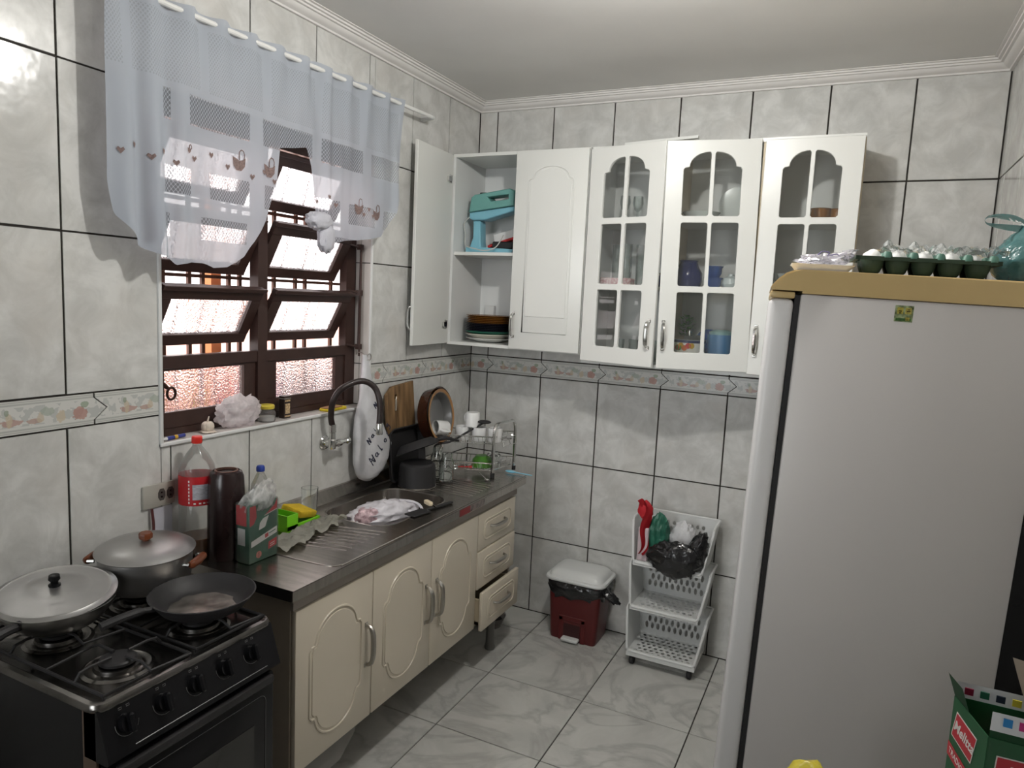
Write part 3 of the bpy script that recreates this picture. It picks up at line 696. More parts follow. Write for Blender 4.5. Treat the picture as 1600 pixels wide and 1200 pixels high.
# ---- contents behind the glass doors; shelf tops z=1.476, 1.831, 2.131
M_gl2=film('thin_glass',(.8,.86,.84),.10,.04,.2,30)
def tumbler(x,y,z,r=.03,h=.1,name='drinking_glass',label='',grp=None,mt=None,n=18,stem=False):
    if stem: p=[(0,0),(r*.9,0),(r*.9,.003),(.005,.008),(.005,h*.45),(r*.7,h*.52),(r,h*.75),(r*.85,h),(r*.82,h),(r*.93,h*.75),(r*.6,h*.55),(0,h*.5)]
    else: p=[(0,0),(r*.85,0),(r,h),(r-.003,h),(r*.85-.003,.006),(0,.006)]
    return tag(ob(name,M().lathe(p,n),mt or M_gl2,loc=(x,y,z)),label,'glass',grp)
for i,x in enumerate((.90,.955,1.04,1.10)): tumbler(x,-.15+.03*(i%2),2.132,.026,.13,'wine_glass','clear stemmed glass on the top shelf behind the left glass door, %s'%('leftmost','second from the left','second from the right','rightmost')[i],'stemmed glasses, top shelf',stem=True)
for i,x in enumerate((.87,.93,.99)): tumbler(x,-.12-.05*(i%2),1.832,.028,.20,'tall_glass','tall clear glass on the middle shelf behind the left glass door, %s of three'%('left','middle','right')[i],'tall glasses, middle shelf')
for i,x in enumerate((.92,.98,1.04,1.09)): tumbler(x,-.17+.05*(i%2),1.4765,.027,.10,'drinking_glass','clear tumbler on the bottom shelf behind the left glass door, %s'%('leftmost','second from the left','second from the right','rightmost')[i],'tumblers, bottom shelf')
M_navy=pm('navy_glass',(.008,.015,.09),.10,coat=.3); M_blug=pm('blue_glass',(.03,.09,.32),.12,coat=.3)
t=thing('sugar_bowl','dark blue lidded glass pot behind the right edge of the left glass door','pot',(1.095,-.20,1.832))
ob('bowl',M().lathe([(0,0),(.03,0),(.04,.03),(.038,.055),(.0,.055)],24),M_navy,t); ob('lid',M().lathe([(.037,.055),(.03,.065),(.008,.07),(.009,.082),(0,.084)],24),M_chrome,t)
t=thing('glass_jug','round navy blue glass jug behind the middle glass door','jug',(1.235,-.19,1.832))
ob('body',M().lathe([(0,0),(.055,0),(.066,.03),(.064,.07),(.048,.095),(.040,.118),(.043,.126),(0,.126)],28),M_navy,t); ob('handle',M().tube(bez([(-.055,0,.04),(-.085,0,.06),(-.075,0,.09),(-.04,0,.1)],5),.006,8),M_navy,t)
for i,z in enumerate((1.832,1.8835)):
    tag(ob('glass_bowl',M().lathe([(0,0),(.026,0),(.036,.02),(.036,.040),(.043,.051),(.040,.051),(.032,.04),(.030,.02),(0,.006)],24),M_blug,loc=(1.352,-.20,z),rot=None),('blue ribbed glass bowl under another behind the middle door','blue ribbed glass bowl stacked on top of its twin')[i],'bowl','stacked blue glass bowls')
t=thing('teapot','small white china teapot beside the blue bowls','teapot',(1.425,-.17,1.832))
ob('body',M().lathe([(0,0),(.03,0),(.043,.025),(.036,.05),(.015,.06),(.012,.07),(0,.072)],24),pm('pale_china',(.60,.66,.66),.2),t); ob('spout',M().tube(bez([(.035,-.005,.02),(.055,-.01,.035),(.068,-.01,.05)],4),[.009]*4+[.007]*4+[.005],8),pm('pale_china',(.6,.66,.66),.2),t)
t=thing('decorated_pot','white enamel pot with fruit decoration and steel lid','pot',(1.268,-.215,1.4765))
ob('body',M().lathe([(0,0),(.070,0),(.074,.01),(.074,.118),(.077,.122),(.0,.122)],32),pm('white_enamel',(.74,.73,.68),.2),t); ob('lid',M().lathe([(.077,.123),(.060,.140),(.015,.148),(.010,.150),(.010,.162),(.017,.168),(0,.17)],32),M_chrome,t)
ob('rim_band',M().lathe([(.0752,.108),(.0756,.108),(.0756,.120),(.0752,.120)],32),pm('dark_blue_band',(.02,.03,.09),.3),t)
for i,(a,c) in enumerate(((-2.1,(.5,.02,.02)),(-1.85,(.6,.35,.03)),(-1.62,(.55,.12,.02)),(-1.4,(.5,.02,.03)),(-1.98,(.05,.2,.04)),(-1.2,(.5,.3,.02)))):
    m=M(); m.lathe([(0,0),(.013,0),(.013,.0022),(0,.0022)],10); m.xf(T(.0735*math.cos(a),.0735*math.sin(a),.085+.010*(i%2))@R(a,'Z')@R(PI/2,'Y')); ob('fruit_decoration',m,pm('fruit_%d'%i,c,.3),t)
t=thing('blue_container','blue plastic jug with pale green lid on the bottom shelf','jug',(1.400,-.17,1.4765))
ob('body',M().lathe([(0,0),(.052,0),(.058,.15),(.054,.15),(.0,.148)],28),pm('blue_plastic',(.05,.20,.42),.35),t); ob('lid',M().lathe([(.050,.15),(.052,.162),(.03,.172),(0,.172)],28),pm('pale_green_lid',(.28,.48,.46),.4),t); ob('handle',M().tube(bez([(-.05,0,.03),(-.08,0,.04),(-.082,0,.1),(-.052,0,.115)],5),.006,8),pm('blue_plastic',(.05,.2,.42)),t)
tag(ob('blue_plate',M().lathe([(0,0),(.05,.0),(.07,.006),(.071,.008),(0,.004)],28),M_blug,loc=(1.335,-.09,1.575),rot=(math.radians(80),0,.3)),'round blue plate leaning upright behind the blue jug','plate')
t=thing('green_plant','bunch of green artificial leaves on the bottom shelf','plant',(1.222,-.075,1.4765))
ob('vase',M().lathe([(0,0),(.018,0),(.022,.06),(.0,.06)],14),M_plw,t)
lf=M()
for i in range(260):
    a=random.uniform(0,2*PI); r=random.uniform(.0,.034); z=random.uniform(.07,.225); p=Vector((r*math.cos(a),r*math.sin(a)*.8,z)); q=Vector((math.cos(a),math.sin(a),random.uniform(-.3,1))).normalized()*.022; s=q.cross(Vector((0,0,1))).normalized()*.007
    lf.faces([p,p+q*.5+s,p+q,p+q*.5-s],[(0,1,2,3)])
o=ob('foliage',lf,pm('leaf_green',(.10,.34,.05),.6,var=.4,scale=50),t,smooth=0); o['kind']='stuff'
tag(ob('saucer',M().lathe([(0,0),(.03,0),(.045,.006),(.045,.008),(0,.004)],28),pm('white_china',(.72,.72,.7)),loc=(1.350,-.285,1.4765)),'white saucer in front of the decorated pot','saucer')
for i,(x,y) in enumerate(((1.775,-.22),(1.840,-.19))):
    tag(ob('amber_bowl',M().lathe([(0,0),(.03,0),(.040,.02),(.038,.045),(.042,.05),(.038,.05),(.034,.02),(0,.006)],24),M_amber,loc=(x,y,2.1315)),('amber glass bowl on the top shelf, the one nearer the door centre','amber glass bowl on the top shelf, nearer the right side')[i],'bowl','amber glass bowls')
tag(ob('white_bowl',M().lathe([(0,0),(.05,0),(.11,.07),(.115,.075),(.108,.075),(.05,.006),(0,.006)],32),pm('milk_glass',(.60,.64,.62),.2),loc=(1.66,-.17,1.8315)),'large pale glass bowl on the middle shelf behind the right glass door','bowl')
tag(ob('crockery_stack',M().lathe([(0,0),(.05,0),(.07,.02),(.05,.022),(.075,.045),(.05,.05),(.075,.07),(0,.07)],28),pm('milk_glass',(.6,.64,.62)),loc=(1.64,-.15,1.4765)),'pale cup-shaped dish on the bottom shelf behind the right glass door','dish')
m=M(); m.lathe([(0,0),(.075,.01),(.085,.015),(0,.004)],32); m.xf(R(PI/2-.15,'X'))
tag(ob('standing_plate',m,pm('milk_glass',(.6,.64,.62)),loc=(1.41,-.06,2.219)),'pale glass plate standing upright on the top shelf behind the middle door','plate')
tag(ob('oval_dish',M().lathe([(0,0),(.05,.0),(.085,.045),(.08,.046),(0,.006)],28),pm('milk_glass',(.6,.64,.62)),loc=(1.27,-.17,2.1315)),'pale bowl on the top shelf behind the middle glass door','bowl')
m=M(); m.box(0,0,0,.15,.07,.035,.003)
tag(ob('patterned_box',m,pm('red_white_pattern',(.55,.2,.22),.5,var=.0,scale=90,c2=(.85,.78,.76)),loc=(.84,-.28,1.8315)),'red and white patterned box on the middle shelf behind the left glass door','box')
# ================================================================== SINK UNIT
def loft(m,loops,cap0=False,cap1=False):
    rs=[[m.b.verts.new(p) for p in lp] for lp in loops]
    for A,B in zip(rs,rs[1:]):
        n=len(A)
        for i in range(n): m.b.faces.new((A[i],A[(i+1)%n],B[(i+1)%n],B[i]))
    if cap0: m.b.faces.new(rs[0][::-1])
    if cap1: m.b.faces.new(rs[-1])
    return m
def rl(x0,y0,x1,y1,r,z,n=4): return [(p[0],p[1],z) for p in rrect(x0,y0,x1,y1,r,n)]
CX,CY0,CY1,CZ=.545,-1.990,-.358,.865
ct=thing('sink_countertop','long stainless steel sink countertop with drainboard under the window','countertop',(0,0,0))
SX0,SX1,SY0,SY1=.105,.432,-1.385,-.905
ob('top_sheet',curve_mesh([[(0.03,CY0),(CX,CY0),(CX,CY1),(0.03,CY1)],rrect(SX0,SY0,SX1,SY1,.085,8)],.0015,0,0,T(0,0,CZ-.0015)),M_steel,ct)
m=M(); m.box(CX-.004,CY0,CZ-.036,CX,CY1,CZ-.0005,.0012); m.box(.03,CY0,CZ-.036,CX-.004,CY0+.004,CZ-.003); m.box(.03,CY1-.004,CZ-.036,CX-.004,CY1,CZ-.003)
ob('front_edge',m,M_steel,ct)
m=M(); m.prism([(.001,CZ-.003),(.045,CZ-.003),(.045,CZ),(.034,CZ+.004),(.012,CZ+.045),(.001,CZ+.047)],CY0,CY1,'xz')
ob('backsplash',m,M_steel,ct)
# raised rim of the drainboard and ridges
m=M(); m.tube([(CX-.012,CY0+.23,CZ),(CX-.012,CY1+.02,CZ)],.0035,6); m.tube(bez([(.07,CY0+.20,CZ),(.30,CY0+.195,CZ),(.45,CY0+.20,CZ),(.515,CY0+.215,CZ),(CX-.012,CY0+.25,CZ)],5),.003,6)
ob('raised_rim',m,M_steel,ct)
for i in range(8):
    y=-1.70+i*.032
    ob('drain_ridge',M().tube([(.17,y-.02,CZ-.0015),(.20,y-.01,CZ),(.43,y+.05,CZ),(.46,y+.055,CZ-.0015)],.003,6),M_steel,ct)
for i in range(8):
    y=-.84+i*.032
    ob('drain_ridge',M().tube([(.12,y,CZ-.0015),(.15,y,CZ),(.46,y,CZ),(.49,y,CZ-.0015)],.003,6),M_steel,ct)
m=M(); b=.0
loft(m,[rl(SX0-.008,SY0-.008,SX1+.008,SY1+.008,.093,CZ+.0003,8),rl(SX0-.003,SY0-.003,SX1+.003,SY1+.003,.088,CZ+.0022,8),rl(SX0+.002,SY0+.002,SX1-.002,SY1-.002,.083,CZ-.001,8),rl(SX0+.010,SY0+.010,SX1-.010,SY1-.010,.078,CZ-.10,8),rl(SX0+.022,SY0+.022,SX1-.022,SY1-.022,.07,CZ-.128,8),rl(SX0+.05,SY0+.05,SX1-.05,SY1-.05,.05,CZ-.138,8)],cap1=True)
ob('bowl',m,M_steel,ct)
ob('drain',M().lathe([(0,0),(.02,0),(.038,.003),(.04,.001)],24,(.268,-1.145,CZ-.137)),M_chrome,ct)
ob('edge_sticker',M().box(CX,-1.02,CZ-.033,CX+.0006,-.93,CZ-.004),pm('dark_red_sticker',(.20,.018,.02),.35,var=.1),ct,label='dark red sticker on the front edge')
ob('edge_sticker',M().box(CX,-.93,CZ-.033,CX+.0006,-.80,CZ-.004),pm('worn_sticker',(.16,.13,.12),.3,var=.5,scale=40),ct,label='worn remains of a sticker on the front edge')

bc=thing('base_cabinet','cream base cabinet with arched doors and three drawers under the sink','cabinet',(0,0,0))
YB0,YB1=-1.955,-.415; XF=.502
m=M(); m.box(.02,YB0,.235,XF-.001,YB0+.016,CZ-.037); m.box(.02,YB1-.016,.235,XF-.001,YB1,CZ-.037); m.box(.02,YB0+.016,.235,XF-.001,YB1-.016,.251); m.box(.02,YB0+.016,.251,.03,YB1-.016,CZ-.037); m.box(.03,-1.575,.251,XF-.001,-1.56,.82); m.box(.03,-.812,.251,XF-.001,-.80,.82)
ob('carcass',m,M_creamd,bc)
ob('front_rail',M().box(XF-.001,YB0,.782,XF+.012,YB1+.02,CZ-.037),pm('greige_rail',(.30,.265,.23),.5),bc)
RZ=(0,0,PI/2)
for i,(y0,hx) in enumerate(((-1.951,.345),(-1.567,.342),(-1.184,.036))):
    wd=.380; hd=.535
    dr=ob('door',M().box(0,-.018,0,wd,0,hd,.004,2),M_cream,bc,loc=(XF+.001,y0,.245),rot=RZ)
    ridge_panel(dr,arch_pts(.062,wd-.062,.062,hd-.062,sh=.034,rise=.085,bottom=True,n=18),M_cream,r=.0042,y=-.018)
    bow_handle(dr,hx,.205,.355,loc=(0,-.018,0),out=.034,r=.0075)
for i,(z0,hh,pull) in enumerate(((.606,.172,.0),(.425,.176,.004),(.236,.182,.035))):
    wd=.378
    dr=ob('drawer',M().box(0,-.018,0,wd,0,hh,.004,2),M_cream,bc,loc=(XF+.001+pull,-.799,z0),rot=RZ)
    a,b_,c=.052,.040,.026
    pts=[(a+c,b_),(wd-a-c,b_),(wd-a-.008,b_+.008),(wd-a,b_+c),(wd-a,hh-b_-c),(wd-a-.008,hh-b_-.008),(wd-a-c,hh-b_),(a+c,hh-b_),(a+.008,hh-b_-.008),(a,hh-b_-c),(a,b_+c),(a+.008,b_+.008)]
    ridge_panel(dr,pts,M_cream,r=.0038,y=-.018)
    bow_handle(dr,.112,hh/2+.01,hh/2+.01+.14,vertical=False,loc=(0,-.018,0),out=.03)
    if pull>.01: ob('drawer_box',M().box(.015,0,.02,wd-.015,.42,.035).box(.015,0,.02,.027,.42,.14).box(wd-.027,0,.02,wd-.015,.42,.14),M_beige,dr)
def cleg(x,y): ob('leg',M().lathe([(0,0),(.024,0),(.027,.01),(.022,.03),(.020,.12),(.026,.22),(.026,.235),(0,.235)],18,(x,y,0)),pm('grey_plastic_leg',(.16,.155,.145),.45),bc)
for p in ((.455,-.505),(.09,-.47),(.455,-1.80),(.09,-1.9)): cleg(*p)
ob('foot_panel',M().prism([(YB0,.14),(-1.70,.14),(-1.625,.20),(-1.615,.2345),(YB0,.2345)],.478,.494,'yz'),pm('grey_board',(.20,.19,.175),.5),bc)
t=thing('feeding_bowl','dark grey bowl on the floor under the drawers','bowl',(.335,-.275,0))
ob('bowl',M().lathe([(0,0),(.06,0),(.082,.055),(.086,.058),(.080,.056),(.056,.008),(0,.008)],32),pm('grey_bowl',(.22,.21,.20),.35),t)
ob('contents',M().lathe([(0,.03),(.0715,.03),(.0715,.028)],32),M_blackm,t)

# ================================================================== THINGS ON THE COUNTER
Z=CZ+.0006
M_pet=film('clear_bottle_plastic',(.80,.80,.78),.16,.06,.15,25,streak=.1)
M_cola=pm('brown_liquid',(.20,.07,.02),.1,trans=.3)
bt=thing('soft_drink_bottle','big clear soft drink bottle with red cap and red label','bottle',(.072,-1.925,Z))
ob('body',M().lathe([(0,.004),(.03,0),(.052,.012),(.056,.03),(.056,.17),(.054,.175),(.054,.275-.01),(.057,.275),(.052,.30),(.034,.335),(.019,.355),(.014,.362),(.014,.378)],32),M_pet,bt)
ob('liquid',M().lathe([(0,.006),(.05,.014),(.054,.03),(.054,.062),(0,.062)],28),M_cola,bt)
ob('cap',M().lathe([(.0155,.370),(.0165,.372),(.0165,.390),(.014,.393),(0,.393)],20),pm('red_cap',(.65,.03,.02),.35),bt)
lb=ob('label',M().lathe([(.0563,.175),(.0566,.175),(.0566,.27),(.0563,.27)],32),pm('red_label',(.42,.015,.02),.35,var=.12),bt)
def curved(r,a0,a1,z0,z1): return M().grid(lambda u,v:(r*math.cos(a0+(a1-a0)*u),r*math.sin(a0+(a1-a0)*u),z0+(z1-z0)*v),12,2)
ob('silver_panel',curved(.0572,-.95,-.05,.195,.245),pm('silver_print',(.45,.45,.50),.3,.3,var=.35,scale=60,stretch=(1,1,6)),lb)
m=M()
for i in range(7): m.grid(lambda u,v:(.0573*math.cos(-1.18+.035*0+.0*u+.07*u),.0573*math.sin(-1.18+.07*u),.183+i*.0115+.007*v),2,2)
ob('white_print',m,M_white,lb)
m=M()
for a in (-.9,-.62,-.4,-.2): m.grid(lambda u,v:(.0573*math.cos(a+.12*u),.0573*math.sin(a+.12*u),.181+.005*v),3,2)
ob('white_print',m,M_white,lb)
cn_=thing('dark_canister','tall dark brown canister standing upside down beside the red-capped bottle','canister',(.168,-1.893,Z))
ob('body',M().lathe([(0,0),(.057,0),(.0585,.02),(.0585,.10),(.057,.22),(.054,.268),(.048,.284),(.040,.289),(.038,.284),(0,.284)],36),pm('dark_brown_plastic',(.018,.009,.009),.22,var=.2),cn_)
ob('base_ring',M().lathe([(.030,.2845),(.037,.2845),(.036,.290),(.032,.290)],32),pm('brown_ring',(.16,.08,.06),.3),cn_)
# coffee packet
cp=thing('coffee_packet','green and red coffee packet in clear plastic beside the dark canister','packet',(.292,-1.915,Z))
gx=.0
M_pgreen=pm('packet_green',(.030,.105,.065),.35,var=.25,scale=25)
ob('block',M().box(-.056,0,0,0,.122,.196,.006,2),M_pgreen,cp)
M_pred=pm('packet_red',(.42,.035,.04),.4,var=.1); M_pwhite=pm('packet_white',(.62,.62,.60),.5,var=.05)
def fd(n,pts,mt,o=.0006): ob(n,M().prism(pts,.0001,o,'yz'),mt,cp)
fd('red_corner',[(.002,.19),(.002,.125),(.018,.130),(.03,.15),(.026,.19)],M_pred); fd('red_stripe',[(.066,.150),(.118,.16),(.118,.194),(.108,.175)],M_pred,.0008); fd('white_line',[(.062,.147),(.118,.157),(.118,.160),(.066,.150)],M_pwhite)
fd('white_band',[(.008,.055),(.118,.078),(.118,.100),(.008,.074)],M_pwhite); fd('red_square',[(.066,.072),(.080,.075),(.080,.088),(.066,.085)],M_pred,.0011)
fd('red_patch',[(.080,.030),(.116,.037),(.118,.062),(.082,.055)],M_pred); fd('white_print',[(.088,.038),(.108,.042),(.108,.044),(.088,.040)],M_pwhite,.0011); fd('white_print',[(.088,.045),(.108,.049),(.108,.051),(.088,.047)],M_pwhite,.0011); fd('white_print',[(.04,.105),(.066,.11),(.082,.145),(.058,.14),(.044,.128)],M_pwhite)
fd('fruit_print',arc(.04,.024,.012,0,2*PI,10)[:-1],pm('berry_print',(.42,.15,.12),.5,var=.5,scale=140)); fd('small_print',[(.084,.082),(.112,.088),(.112,.091),(.084,.085)],M_pgreen,.0011)
ob('side_red',M().box(-.056,-.0006,.125,-.012,0,.19),M_pred,cp); ob('side_label',M().box(-.050,-.0006,.06,-.018,0,.115),M_pwhite,cp)
M_film=film('clear_film',(.93,.92,.91),.45,.15,.5,45,streak=.35)
def fn(p,d): return Vector((p.x*(1-.5*max(0,d.z)),p.y*(1-.1*d.z)+max(0,d.z)*.035,p.z))
ob('plastic_bag_top',M().blob((-.026,.062,.200),(.034,.062,.052),.34,2.6,30,11,fn,True),M_film,cp,smooth=60)
ob('plastic_sleeve',M().box(-.0615,-.003,.001,.0035,.126,.199,.008,2),film('sleeve_film',(.8,.8,.8),.07,.08,.5,45,streak=.1),cp)
wb_=thing('water_bottle','small clear water bottle with blue cap behind the coffee packet','bottle',(.085,-1.665,Z))
ob('body',M().lathe([(0,.003),(.022,0),(.032,.008),(.034,.03),(.032,.06),(.034,.09),(.034,.15),(.031,.18),(.017,.212),(.0125,.22),(.0125,.236)],26),M_pet,wb_)
ob('cap',M().lathe([(.0145,.226),(.015,.228),(.015,.240),(.012,.246),(0,.247)],20),pm('blue_cap',(.02,.05,.30),.35),wb_)
M_lime=pm('lime_plastic',(.20,.62,.02),.35,var=.03)
sh=thing('sponge_holder','bright lime green plastic sponge holder on the counter','holder',(.075,-1.625,Z))
m=M(); m.box(0,0,0,.10,.175,.005,.002); m.box(.095,0,.004,.10,.175,.022,.001); m.box(0,.17,.004,.10,.175,.022,.001); m.box(0,0,.004,.005,.17,.04,.001)
ob('tray',m,M_lime,sh)
m=M(); m.box(0,0,.0,.004,.055,.062); m.box(.096,0,.0,.10,.055,.062); m.box(.004,0,0,.096,.004,.062); m.box(.004,.051,0,.096,.055,.062); ob('soap_cup',m,M_lime,sh)
tag(ob('sponge',M().box(-.045,-.055,-.0135,.045,.055,.0135,.006,2),pm('yellow_sponge',(.62,.42,.02),.9,var=.12,scale=60,bump=.5,bscale=250),loc=(.123,-1.508,Z+.046),rot=(math.radians(-14),math.radians(12),.1)),'yellow sponge leaning in the lime green holder','sponge')
tag(ob('water_glass',M().lathe([(0,0),(.026,0),(.028,.004),(.033,.108),(.0305,.108),(.026,.008),(0,.010)],28),M_glass,loc=(.088,-1.412,Z)),'clear drinking glass standing beside the sink bowl near the wall','glass')
M_rag=pm('grey_rag',(.46,.45,.39),.95,var=.12,scale=30,bump=.4,bscale=90)
def ragf(u,v):
    x=.20+.115*v-.03*u; y=-1.775+.37*u; w=(1-.55*u)
    z=Z+.008+abs(.034*noise.noise((u*9,v*5,2)))+.018*(.5-abs(v-.5))*(1-u)+.006*math.sin(u*21+v*5)*.5
    return (x+.030*noise.noise((u*7,v*2,7))+.07*(v-.5)*(w-1),y+.03*noise.noise((v*4,u*3,1)),z)
m=M().grid(ragf,40,14); bmesh.ops.solidify(m.b,geom=list(m.b.faces),thickness=.004)
tag(ob('dishcloth',m,M_rag,smooth=70),'grey dishcloth lying crumpled on the drainboard in front of the sponge holder','cloth')
# bag of meat in the bowl
M_bagw=pm('white_bag_plastic',(.62,.60,.64),.35,var=.10,scale=22,bump=.5,bscale=45,coat=.2)
mb=thing('wrapped_meat_bag','white plastic bag with pinkish contents lying over the sink bowl','bag',(.268,-1.185,CZ-.028))
mb.rotation_euler=(0,0,-.30)
ob('bag',M().blob((0,0,0),(.066,.165,.052),.38,2.3,44,4,None,True),M_bagw,mb,smooth=70)
ob('meat_patch',M().blob((.018,-.085,.012),(.042,.062,.036),.3,2.5,24,9,None,True),pm('pinkish_meat',(.26,.10,.12),.4,var=.5,scale=50,c2=(.60,.46,.49),bump=.4),mb,smooth=70)
ob('bag_loop',M().tube(bez([(.05,.10,.01),(.075,.12,.0),(.075,.155,.0),(.045,.165,.02),(.02,.14,.035),(.0,.09,.045)],6),.006,6),M_bagw,mb)
t=thing('kitchen_knife','knife with cream handle resting on the front rim of the sink','knife',(.418,-1.055,Z+.002),(0,0,-.5))
ob('handle',M().box(-.035,-.010,.002,.015,.010,.020,.005,2),pm('cream_handle',(.62,.52,.36),.5),t); ob('blade',M().faces([(.015,-.010,.008),(.015,.010,.010),(.075,.0,.009),(.015,0,.0115)],[(0,2,3),(3,2,1),(0,1,2)]),M_chrome,t)
t=thing('black_spatula','black plastic spatula lying along the front edge of the sink','spatula',(.445,-1.12,Z+.004),(0,0,-1.75))
ob('head',M().box(0,-.028,-.002,.10,.028,.004,.002),M_blackm,t); ob('handle',M().box(-.16,-.008,-.002,.002,.008,.007,.003),M_blackm,t)
# faucet
fc=thing('wall_faucet','chrome wall faucet with black flexible gooseneck hose','faucet',(0,-1.232,1.113))
m=M(); m.mark(); m.lathe([(0,0),(.030,0),(.031,.006),(.026,.012),(.016,.014),(.016,.045),(0,.045)],24).xf(R(PI/2,'Y')); ob('flange',m,M_chrome,fc)
m=M(); m.mark(); m.lathe([(0,-.018),(.014,-.018),(.016,-.01),(.016,.02),(.013,.024),(.013,.05),(.015,.052),(.015,.085),(0,.085)],20).xf(T(.055,-.012,0)); ob('neck',m,M_chrome,fc)
m=M(); m.mark(); m.lathe([(0,0),(.013,0),(.013,.025),(.016,.03),(.016,.05),(.010,.055),(.010,.085),(.014,.087),(.014,.105),(0,.105)],18).xf(T(.055,-.012,0)@R(-PI/2+.02,'X')@R(0,'Y')); ob('spout',m,M_chrome,fc)
hp_=[(p[0],p[1]+1.232,p[2]-1.113) for p in ((.055,-1.246,1.195),(.058,-1.258,1.235),(.078,-1.270,1.30),(.105,-1.250,1.352),(.145,-1.180,1.381),(.180,-1.135,1.355),(.205,-1.128,1.29),(.21,-1.134,1.20))]
ob("hose",M().tube(bez(hp_,8),.0125,14),pm("black_rubber_hose",(.022,.014,.013),.4,var=.1),fc)
ob("hose_tip",M().lathe([(0,0),(.0135,0),(.0145,.004),(.0145,.045),(.013,.048),(0,.048)],18,(.21,.098,.045)),M_chrome,fc)
# bag hanging on the ring
M_hbag=pm('hanging_bag_plastic',(.58,.58,.60),.35,var=.07,scale=18,bump=.55,bscale=30,coat=.2,alpha=1)
hb=thing('hanging_bag','long white plastic bag with handwriting hanging on the wall beside the faucet','bag',(0,0,0))
prof_h=[(1.475,-1.036,.012,.010),(1.43,-1.028,.020,.015),(1.36,-1.020,.032,.020),(1.28,-1.012,.050,.026),(1.20,-1.005,.082,.032),(1.12,-.985,.110,.038),(1.06,-.962,.128,.042),(1.00,-.968,.120,.042),(.95,-.98,.095,.036),(.925,-.99,.062,.028),(.908,-.995,.02,.012)]
def hbf(u,v):
    k=v*(len(prof_h)-1); i=min(int(k),len(prof_h)-2); f=k-i; a,b=prof_h[i],prof_h[i+1]; z,yc,hw,hd=[a[j]+(b[j]-a[j])*f for j in range(4)]
    an=2*PI*u; d=Vector((math.cos(an),math.sin(an),z*6)); q=1+.28*noise.noise(d*1.6)+.10*noise.noise(d*5)
    return (max(.004,.050+hd*math.cos(an)*q),yc+hw*math.sin(an)*(1+.10*(q-1)),z)
ob('bag',M().grid(hbf,40,44,cu=True),M_hbag,hb,smooth=80)
def hstroke(pts,r=.0024):
    out=[]
    for y,z in pts:
        k=[p for p in prof_h]; yc,hw,hd=0,0,0
        for a,b in zip(k,k[1:]):
            if a[0]>=z>=b[0]:
                f=(a[0]-z)/(a[0]-b[0]); yc,hw,hd=[a[j]+(b[j]-a[j])*f for j in (1,2,3)]
        s=max(-.98,min(.98,(y-yc)/max(hw,.01))); an=math.asin(s); 
        d=Vector((math.cos(an),math.sin(an),z*6)); q=1+.28*noise.noise(d*1.6)+.10*noise.noise(d*5)
        out.append((.0515+hd*math.cos(an)*q,y,z))
    ob('handwriting',M().tube(bez(out,4),r,5),pm('black_ink',(.012,.014,.04),.5),hb)
def glyph(strokes,y,z,s,a=.75):
    for st in strokes: hstroke([(y+s*(p[0]*math.cos(a)-p[1]*math.sin(a)),z+s*(p[0]*math.sin(a)+p[1]*math.cos(a))) for p in st])
GN=[[(0,0),(.15,1),(.5,0),(.65,1)],[(.1,.55),(.7,.6)]]; Ga=[[(.5,.5),(.2,.55),(.05,.25),(.25,0),(.45,.2),(.5,.5),(.52,.1),(.65,0)]]; Gl=[[(.1,1),(.1,0),(.3,.05)]]; Go=[[(.3,.55),(.05,.3),(.3,0),(.5,.3),(.3,.55)]]; Gz=[[(0,.5),(.4,.55),(.05,0),(.45,.05)]]; Gg=[[(.45,.5),(.1,.45),(.2,.1),(.45,.3),(.5,-.3),(.2,-.4)]]; Gi=[[(.1,.5),(.12,0)],[(.1,.75),(.13,.8)]]
x0,z0=-1.012,.985
for i,g in enumerate((GN,Ga,Gl,Go,Gz,Gg)): glyph(g,x0+.030*i*.98,z0+.028*i,.042 if i==0 else .036)
for i,g in enumerate((GN,Ga,Gi,Gz)): glyph(g,-1.03+.018*i,1.08+.026*i,.026)
glyph(GN,-.985,1.235,.026)
m=M(); m.tube([(.014,-.955+.014*math.cos(a),1.458+.014*math.sin(a)) for a in [2*PI*i/16 for i in range(16)]],.002,6,closed=True)
tag(ob('steel_ring',m,M_nickel),'small steel ring on the wall beside the hanging bag','ring')
tag(ob('wall_hook',M().tube(bez([(.0,-1.032,1.482),(.03,-1.032,1.482),(.05,-1.032,1.470),(.052,-1.032,1.455),(.062,-1.032,1.452)],4),.0022,6).box(0,-1.038,1.472,.003,-1.026,1.492),M_nickel),'thin metal hook carrying the hanging bag','hook')
# cutting board against the wall
t=thing('cutting_board','old wooden cutting board with a worn hole leaning on the wall behind the pots','cutting board',(.060,0,Z+.001),(0,math.radians(-4.6),0))
ob('board',curve_mesh([[(-.795,.0),(-.66,.0),(-.615,.03),(-.625,.46),(-.80,.445),(-.845,.41),(-.845,.10)],arc(-.775,.395,.012,0,2*PI,10)[:-1]],.009,.003,1,Matrix(((0,0,1,0),(1,0,0,0),(0,1,0,0),(0,0,0,1)))),M_wood,t)
ob('string_loop',M().tube([(p[0]+.012,p[1],p[2]-.866) for p in bez([(0,-.775,1.262),(.002,-.785,1.24),(.002,-.792,1.205),(.002,-.784,1.20),(0,-.774,1.245)],5)],.0015,5),M_nickel,t)
